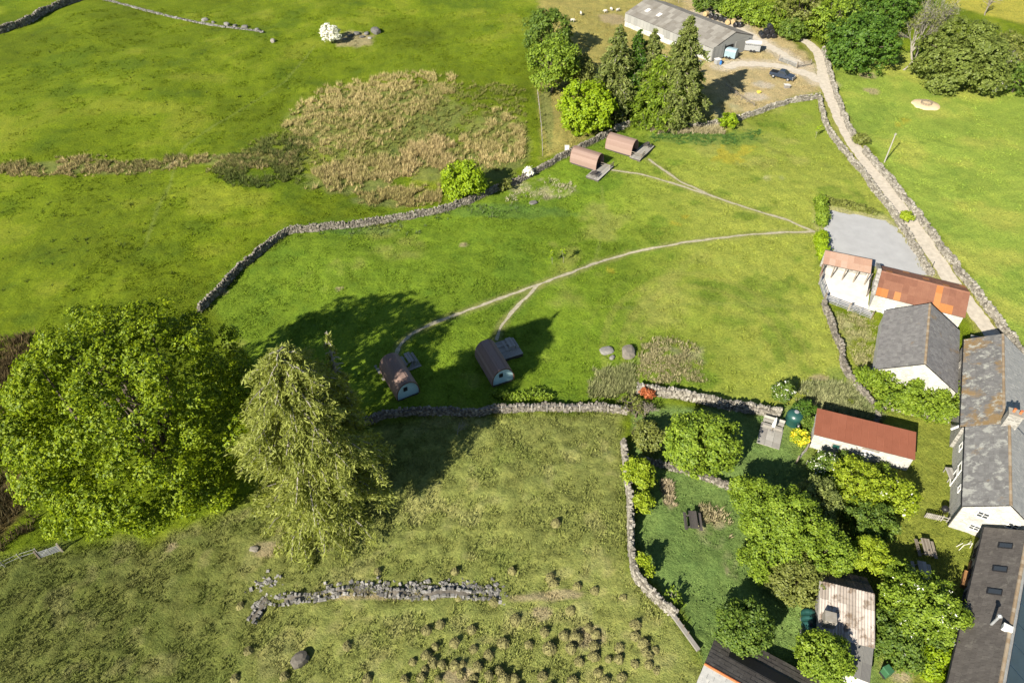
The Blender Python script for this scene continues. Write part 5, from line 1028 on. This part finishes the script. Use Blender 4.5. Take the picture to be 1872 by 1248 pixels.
T = thing('clothes_rack', 'thin white frame standing at the foot of the white gable', 'frame', P(1763, 1003), .2); part('frame_tube', cat(*[tube(p, .03, 5) for p in ([(-.6, 0, 0), (-.45, 0, .9), (.45, 0, .9), (.6, 0, 0)], [(-.6, .4, 0), (-.45, .2, .9)], [(.6, .4, 0), (.45, .2, .9)])]), 'white_paint', T)
T = thing('wheelie_bin', 'green lidded bin on the bare ground below the bushes', 'bin', P(1617, 1232), .4); part('body', extr([(-.28, 0), (.28, 0), (.34, 1.0), (-.34, 1.0)], 'y', -.32, .32), 'bin_green', T); part('lid', extr([(-.36, 1.0), (.36, 1.0), (.3, 1.08), (-.3, 1.1)], 'y', -.35, .35), 'bin_green', T); part('wheel', tube([(-.3, -.3, .1), (-.3, .3, .1)], .1, 8), 'rubber', T)

# gates, fences, rails
def postfence(label, pxs, step, h, wires, mat='timber', r=.06, name='post_and_wire_fence', rails=0, cat_='fence'):
    pts = [P(a, b)[:2] for a, b in pxs]; S = []
    for a, b in zip(pts, pts[1:]): n = max(1, int(np.linalg.norm(b-a)/step)); S += [a+(b-a)*k/n for k in range(n)]
    S.append(pts[-1]); o = onground(*S[0]); T = thing(name, label, cat_, o); me = mkmesh('post', *tube([(0, 0, -.2), (0, 0, h)], r, 5), mat); W3 = []
    for s in S: q = onground(*s)-o; p = obj('post', me, T); p.location = tuple(q); p.rotation_euler = (random.uniform(-.05, .05), random.uniform(-.05, .05), random.random()); W3.append(q)
    for k in range(wires): part('wire', tube([q+np.array([0, 0, h*(k+1)/(wires+.3)]) for q in W3], .014, 3, False), 'galv', T)
    for k in range(rails): part('rail', cat(*[beam(a+np.array([0, 0, h*(k+.8)/(rails+.2)]), b+np.array([0, 0, h*(k+.8)/(rails+.2)]), .05, .11) for a, b in zip(W3, W3[1:])]), mat, T)
    return T
postfence('post and wire fence on the pasture side of the stone wall by the larch', [(870, 760), (890, 757), (945, 752), (1000, 752), (1060, 752), (1110, 752), (1142, 756)], 1.75, 1.2, 2, 'timber_grey', .085)
postfence('post and wire fence running down from the grey-green tree to the meadow wall', [(982, 165), (986, 200), (990, 240), (992, 284)], 1.6, 1.1, 2)
postfence('sagging fence in front of the conifers at the yard edge', [(1326, 160), (1345, 175), (1365, 188), (1378, 196)], 1.4, 1.0, 2, rails=1)
postfence('wire fence at the left edge below the oak', [(-30, 1052), (10, 1036), (40, 1022), (72, 1012)], 1.5, 1.05, 2, 'timber_grey', .05)
postfence('wire fence behind the bale row at the barn', [(1240, 6), (1270, 10), (1300, 14)], 3, 1.2, 2)
def gatep(label, A, B, mat, h=1.15, name='field_gate', bars=5):
    a = P(*A)[:2]; b = P(*B)[:2]; L = np.linalg.norm(b-a); T = thing(name, label, 'gate', onground(*a), math.atan2(b[1]-a[1], b[0]-a[0]))
    for k in range(bars): part('bar', beam((0, 0, .2+k*(h-.2)/(bars-1)), (L, 0, .2+k*(h-.2)/(bars-1)), .05, .06), mat, T)
    for xx in (0, L/2, L): part('upright', box(xx, 0, h/2+.1, .07, .06, h), mat, T)
    part('brace', beam((0, .03, .2), (L/2, .03, h), .05, .04), mat, T); part('post', box(-.12, 0, .6, .15, .15, 1.5), 'timber', T); part('post', box(L+.12, 0, .6, .15, .15, 1.5), 'timber', T); return T
gatep('metal field gate at the corner of the concrete yard', (1497, 520), (1506, 548), 'galv', 1.2); gatep('metal rail gate along the garden side of the concrete yard', (1508, 552), (1550, 568), 'galv', 1.1); gatep('second metal rail gate next to the slate shed', (1551, 569), (1590, 583), 'galv', 1.1)
gatep('reddish metal gate on the meadow side of the concrete yard', (1503, 482), (1498, 514), 'rust_dark', 1.2)
gatep('grey metal gate on the verge beside the farm track', (1424, 112), (1455, 124), 'galv', 1.1); gatep('timber gate at the lane fork beside the farm track', (1457, 125), (1480, 120), 'timber', 1.1)
gatep('white metal gate below the oak at the left edge', (76, 1020), (112, 1008), 'galv', 1.0); gatep('small timber garden gate between the lawn and the stone steps', (1456, 846), (1472, 826), 'timber_grey', 1.0)
gatep('open dark metal gate leaning at the rusty barn end', (1584, 541), (1589, 515), 'black_metal', 1.2)
o = obj('timber_beam', mkmesh('timber_beam', *beam(P(1222, 1112, .45), P(1277, 1188, .35), .35, .25), 'timber_grey')); tag(o, 'long pale timber beam laid along the end of the pasture wall', 'beam')
for k in range(4):
    a = P(1228+k*9, 1130+k*12, 0); o = obj('fence_post', mkmesh('fence_post', *tube([a-np.array([0, 0, .2]), a+np.array([.1, .2, .9])], .05, 5), 'timber')); tag(o, 'leaning stake beside the long pale timber beam', 'post', 'stakes by the timber beam')
postfence('low timber rail beside the garden steps', [(1474, 848), (1492, 862)], 1.0, .6, 0, 'timber_grey', .05, 'timber_rail', 1)
T = thing('utility_pole', 'wooden utility pole standing in the yellow-green field', 'pole', P(1617, 296)); part('pole_shaft', tube([(0, 0, -.3), (0, 0, 5.4)], [.12, .085], 8), 'timber_grey', T); part('insulator', cat(box(0, 0, 5.2, .5, .08, .1)), 'timber_grey', T)
T = thing('lane_gate_bar', 'single gate bar across the meadow end of the lane wall by the rusty barn', 'gate', P(1697, 502), .95); part('bar', beam((0, 0, .9), (2.3, 0, .9), .06), 'black_metal', T); part('post', box(0, 0, .5, .12, .12, 1.2), 'timber', T)
T = thing('blue_plank_stack', 'stack of pale boards lying on the low wall below the ivy bank', 'boards', P(1648, 737, .9), -.25)
for k in range(4): part('board', box(k*.1, (k-1.5)*.22, .05+.02*(k % 2), 2.6, .2, .05), 'white_paint' if k == 1 else 'timber_grey', T)

# ------------------------------------------------------------------ farm yard: pickup, trailers, bales, clutter, sheep
T = thing('pickup', 'dark blue pickup with its bonnet towards the lane parked in the farm yard', 'pickup', P(1428.5, 143), math.atan2(-2.9, 3.9))
part('body', extr([(-2.5, .45), (2.45, .45), (2.55, .75), (2.45, .98), (1.25, 1.10), (-2.5, 1.08)], 'y', -.88, .88), 'car_blue', T)
cb = part('cab', (np.array([(-.75, -.82, 1.08), (1.25, -.82, 1.10), (1.25, .82, 1.10), (-.75, .82, 1.08), (-.6, -.66, 1.72), (.45, -.66, 1.74), (.45, .66, 1.74), (-.6, .66, 1.72)]), BF), 'car_blue', T)
part('windscreen', (np.array([(1.2, -.70, 1.16), (1.2, .70, 1.16), (.52, .60, 1.70), (.52, -.60, 1.70)])+np.array([.03, 0, .02]), [(0, 1, 2, 3)]), 'glass', cb)
for s in (-1, 1):
    part('side_window', (np.array([(-.6, s*.815, 1.2), (.95, s*.815, 1.2), (.42, s*.70, 1.64), (-.52, s*.70, 1.64)]), [(0, 1, 2, 3) if s < 0 else (3, 2, 1, 0)]), 'glass', cb)
    part('mirror', box(.95, s*.98, 1.2, .12, .22, .16), 'black_metal', T); part('headlight', box(2.5, s*.62, .82, .12, .34, .18), 'white_paint', T)
part('load_bed', box(-1.68, 0, 1.085, 1.5, 1.5, .03), 'dark', T); part('bumper', box(2.55, 0, .5, .14, 1.7, .2), 'galv', T)
for (i, j) in ((-1.55, -.82), (-1.55, .82), (1.6, -.82), (1.6, .82)):
    w_ = part('wheel', tube([(i, j-.12, .36), (i, j+.12, .36)], .36, 14), 'rubber', T); part('rim', tube([(i, j-.135, .36), (i, j+.135, .36)], .2, 10), 'galv', w_)
T = thing('horse_trailer', 'pale blue rounded horse trailer with its ramp down beside the barn door', 'trailer', P(1333, 106), 2.55)
part('body', extr([(-.9, .35), (.9, .35), (.9, 1.7), (.7, 2.05), (.35, 2.25), (-.35, 2.25), (-.7, 2.05), (-.9, 1.7)], 'x', -1.5, 1.5), 'blue_grey', T); part('ramp', beam((1.5, 0, .4), (2.5, 0, .12), 1.5, .08), 'timber', T); part('window', box(1.52, 0, 1.55, .05, 1.1, .4), 'dark', T)
for s in (-1, 1):
    for i in (-.35, .35): part('wheel', tube([(i, s*.85, .3), (i, s*1.02, .3)], .3, 12), 'rubber', T)
part('drawbar', beam((-1.5, 0, .45), (-2.5, 0, .45), .1), 'black_metal', T)
T = thing('livestock_trailer', 'slatted grey livestock trailer with white roof by the black bale stack', 'trailer', P(1374, 94), 2.85)
bd = part('body', box(0, 0, 1.25, 3.4, 1.8, 1.7), 'galv', T); part('roof', extr([(-.95, 2.1), (.95, 2.1), (.6, 2.28), (-.6, 2.28)], 'x', -1.8, 1.8), 'white_paint', T); part('ramp', beam((1.75, 0, .45), (3.5, 0, .55), 1.6, .08), 'galv', T)
for k in range(8):
    for s in (-1, 1): part('slat', box(-1.5+k*.43, s*.92, 1.7, .30, .05, .12), 'dark', bd)
for s in (-1, 1):
    for i in (-.5, .2): part('wheel', tube([(i, s*.8, .32), (i, s*1.0, .32)], .32, 12), 'rubber', T)
part('drawbar', beam((-1.7, 0, .5), (-2.9, 0, .5), .1), 'black_metal', T)
def bale_mesh(mat):
    v, f = lathe([(.50, 0), (.60, .06), (.62, .3), (.61, .9), (.60, 1.14), (.5, 1.2)], 16); v = v+RNG.normal(size=v.shape)*.012; v = np.column_stack([v[:, 2]-.6, v[:, 0], v[:, 1]+.6]); return mkmesh('bale', v, f, mat, False)
BM = {m: bale_mesh(m) for m in ('bale_black', 'bale_straw')}
def bale(label, loc, rz, m, group, z=0): o = obj('round_bale', BM[m], loc=(loc[0], loc[1], loc[2]+z)); o.rotation_euler = (0, 0, rz); return tag(o, label, 'bale', group)
b0 = P(1403, 70)
for (i, j, k) in ((-1.25, 0, 0), (0, 0, 0), (1.25, 0, 0), (-.62, .1, 1.02), (.62, .1, 1.02), (0, .15, 2.02), (-1.25, 1.3, 0), (0, 1.3, 0), (1.25, 1.3, 0)):
    bale('single black wrapped bale on top of the pyramid stack' if k > 2 else 'black wrapped bale in the middle layer of the pyramid stack' if k > 1 else 'black wrapped bale in the bottom layer of the pyramid stack', onground(b0[0]+i, b0[1]+j), math.pi/2+.1, 'bale_black', 'pyramid of black bales, layer %d' % int(k), k)
for (a, b, m) in ((1290, 30, 'bale_straw'), (1300, 33, 'bale_black'), (1308, 36, 'bale_black'), (1317, 38, 'bale_black'), (1325, 41, 'bale_black'), (1330, 45, 'bale_straw'), (1340, 44, 'bale_straw'), (1345, 50, 'bale_black'), (1352, 50, 'bale_black')):
    bale('black wrapped bale in the row behind the grey barn' if m == 'bale_black' else 'unwrapped straw bale in the row behind the grey barn', P(a, b), .6+random.random()*.5, m, 'bale row black' if m == 'bale_black' else 'bale row straw')
T = thing('storage_crate', 'pale grey caged crate on the dirt beside the horse trailer', 'crate', P(1311, 117), .4); part('box', box(0, 0, .55, 1.1, 1.1, 1.0), 'galv', T); part('lid', box(0, 0, 1.08, 1.2, 1.2, .08), 'white_paint', T)
T = thing('blue_drum', 'small blue drum next to the caged crate', 'drum', P(1317, 118)); part('drum_body', lathe([(.26, 0), (.28, .4), (.26, .8), (.1, .84)], 12), 'blue', T); part('lid', lathe([(.12, .83), (.12, .88), (.02, .89)], 8), 'black_metal', T)
T = thing('feed_trough', 'galvanised feed trough on the dirt in front of the barn', 'trough', P(1276, 117), .5); part('basin', cat(box(0, .25, .45, 1.6, .06, .5), box(0, -.25, .45, 1.6, .06, .5), box(0, 0, .25, 1.6, .5, .06), box(.8, 0, .45, .06, .5, .5), box(-.8, 0, .45, .06, .5, .5)), 'galv', T); part('leg', box(.6, 0, .1, .08, .5, .25), 'galv', T); part('leg', box(-.6, 0, .1, .08, .5, .25), 'galv', T)
T = thing('yellow_tub', 'shallow yellow tub on the pale bare patch in the yard', 'tub', P(1387, 170)); part('tub', lathe([(.35, 0), (.5, .3), (.46, .3), (.3, .06)], 14), 'yellow', T); part('rim', lathe([(.5, .28), (.53, .3), (.5, .33)], 14), 'yellow', T)
T = thing('hutch', 'small pale wooden hutch near the pickup', 'hutch', P(1438, 161), .2); part('body', box(0, 0, .35, 1.1, .7, .6), 'timber_grey', T); part('roof', box(0, 0, .7, 1.3, .9, .06, ry=.12), 'white_paint', T)
def sheep_mesh():
    def ell(c, r, n=10, m=6):
        V = [(c[0]+r[0]*math.cos(math.pi*(i/m-.5))*math.cos(2*math.pi*j/n), c[1]+r[1]*math.cos(math.pi*(i/m-.5))*math.sin(2*math.pi*j/n), c[2]+r[2]*math.sin(math.pi*(i/m-.5))) for i in range(m+1) for j in range(n)]
        return np.array(V), [(i*n+j, i*n+(j+1) % n, (i+1)*n+(j+1) % n, (i+1)*n+j) for i in range(m) for j in range(n)]
    vf = [ell((0, 0, .58), (.52, .27, .30)), ell((.42, 0, .68), (.22, .17, .20)), ell((.66, 0, .52), (.17, .09, .10)), ell((-.5, 0, .5), (.08, .05, .16)), ell((.56, .12, .62), (.04, .09, .03)), ell((.56, -.12, .62), (.04, .09, .03))]
    for i in (-.32, .32):
        for j in (-.14, .14): vf.append(tube([(i, j, .45), (i+.03*(1 if i > 0 else -1), j, .25), (i, j, 0)], [.08, .045, .04], 6))
    return cat(*vf)
SM = mkmesh('sheep', *sheep_mesh(), 'wool', True)
for k, (a, b) in enumerate([(1046, 41), (1062, 28), (1107, 24), (1117, 20), (1129, 22)]):
    o = obj('sheep', SM, loc=P(a, b)); o.rotation_euler = (0, 0, k*1.7); tag(o, 'pale sheep grazing on the dry grass beside the grey barn', 'sheep', 'sheep by the barn')
# sand ring with hay feeder
c = P(1692, 192); ang_ = np.linspace(0, 2*np.pi, 37)[:-1]; rr = 2.6*(1+.12*(vn(np.cos(ang_)*2+5, np.sin(ang_)*2+5, 4)-.5)); V = []
for (f, h_) in ((1.02, -.15), (.92, .16), (.5, .26)): V += [(c[0]+math.cos(a)*r*f*1.08, c[1]+math.sin(a)*r*f, c[2]+h_) for a, r in zip(ang_, rr)]
V.append((c[0], c[1], c[2]+.28)); n = 36; Fc = [(k*n+i, k*n+(i+1) % n, (k+1)*n+(i+1) % n, (k+1)*n+i) for k in range(2) for i in range(n)]+[(2*n+i, 2*n+(i+1) % n, 3*n) for i in range(n)]
tag(obj('sand_patch', mkmesh('sand_patch', np.array(V), Fc, 'sand', True)), kind='structure')
T = thing('ring_feeder', 'timber and metal ring feeder standing on the round sand patch', 'feeder', c+np.array([0, 0, .2]))
for h_ in (.15, .5): part('hoop', tube([(1.0*math.cos(a), 1.0*math.sin(a), h_) for a in np.linspace(0, 2*math.pi, 25)], .04, 5, False), 'timber', T)
for k in range(12): part('upright', beam((math.cos(k*.5236), math.sin(k*.5236), -.05), (math.cos(k*.5236), math.sin(k*.5236), .55), .05), 'timber', T)
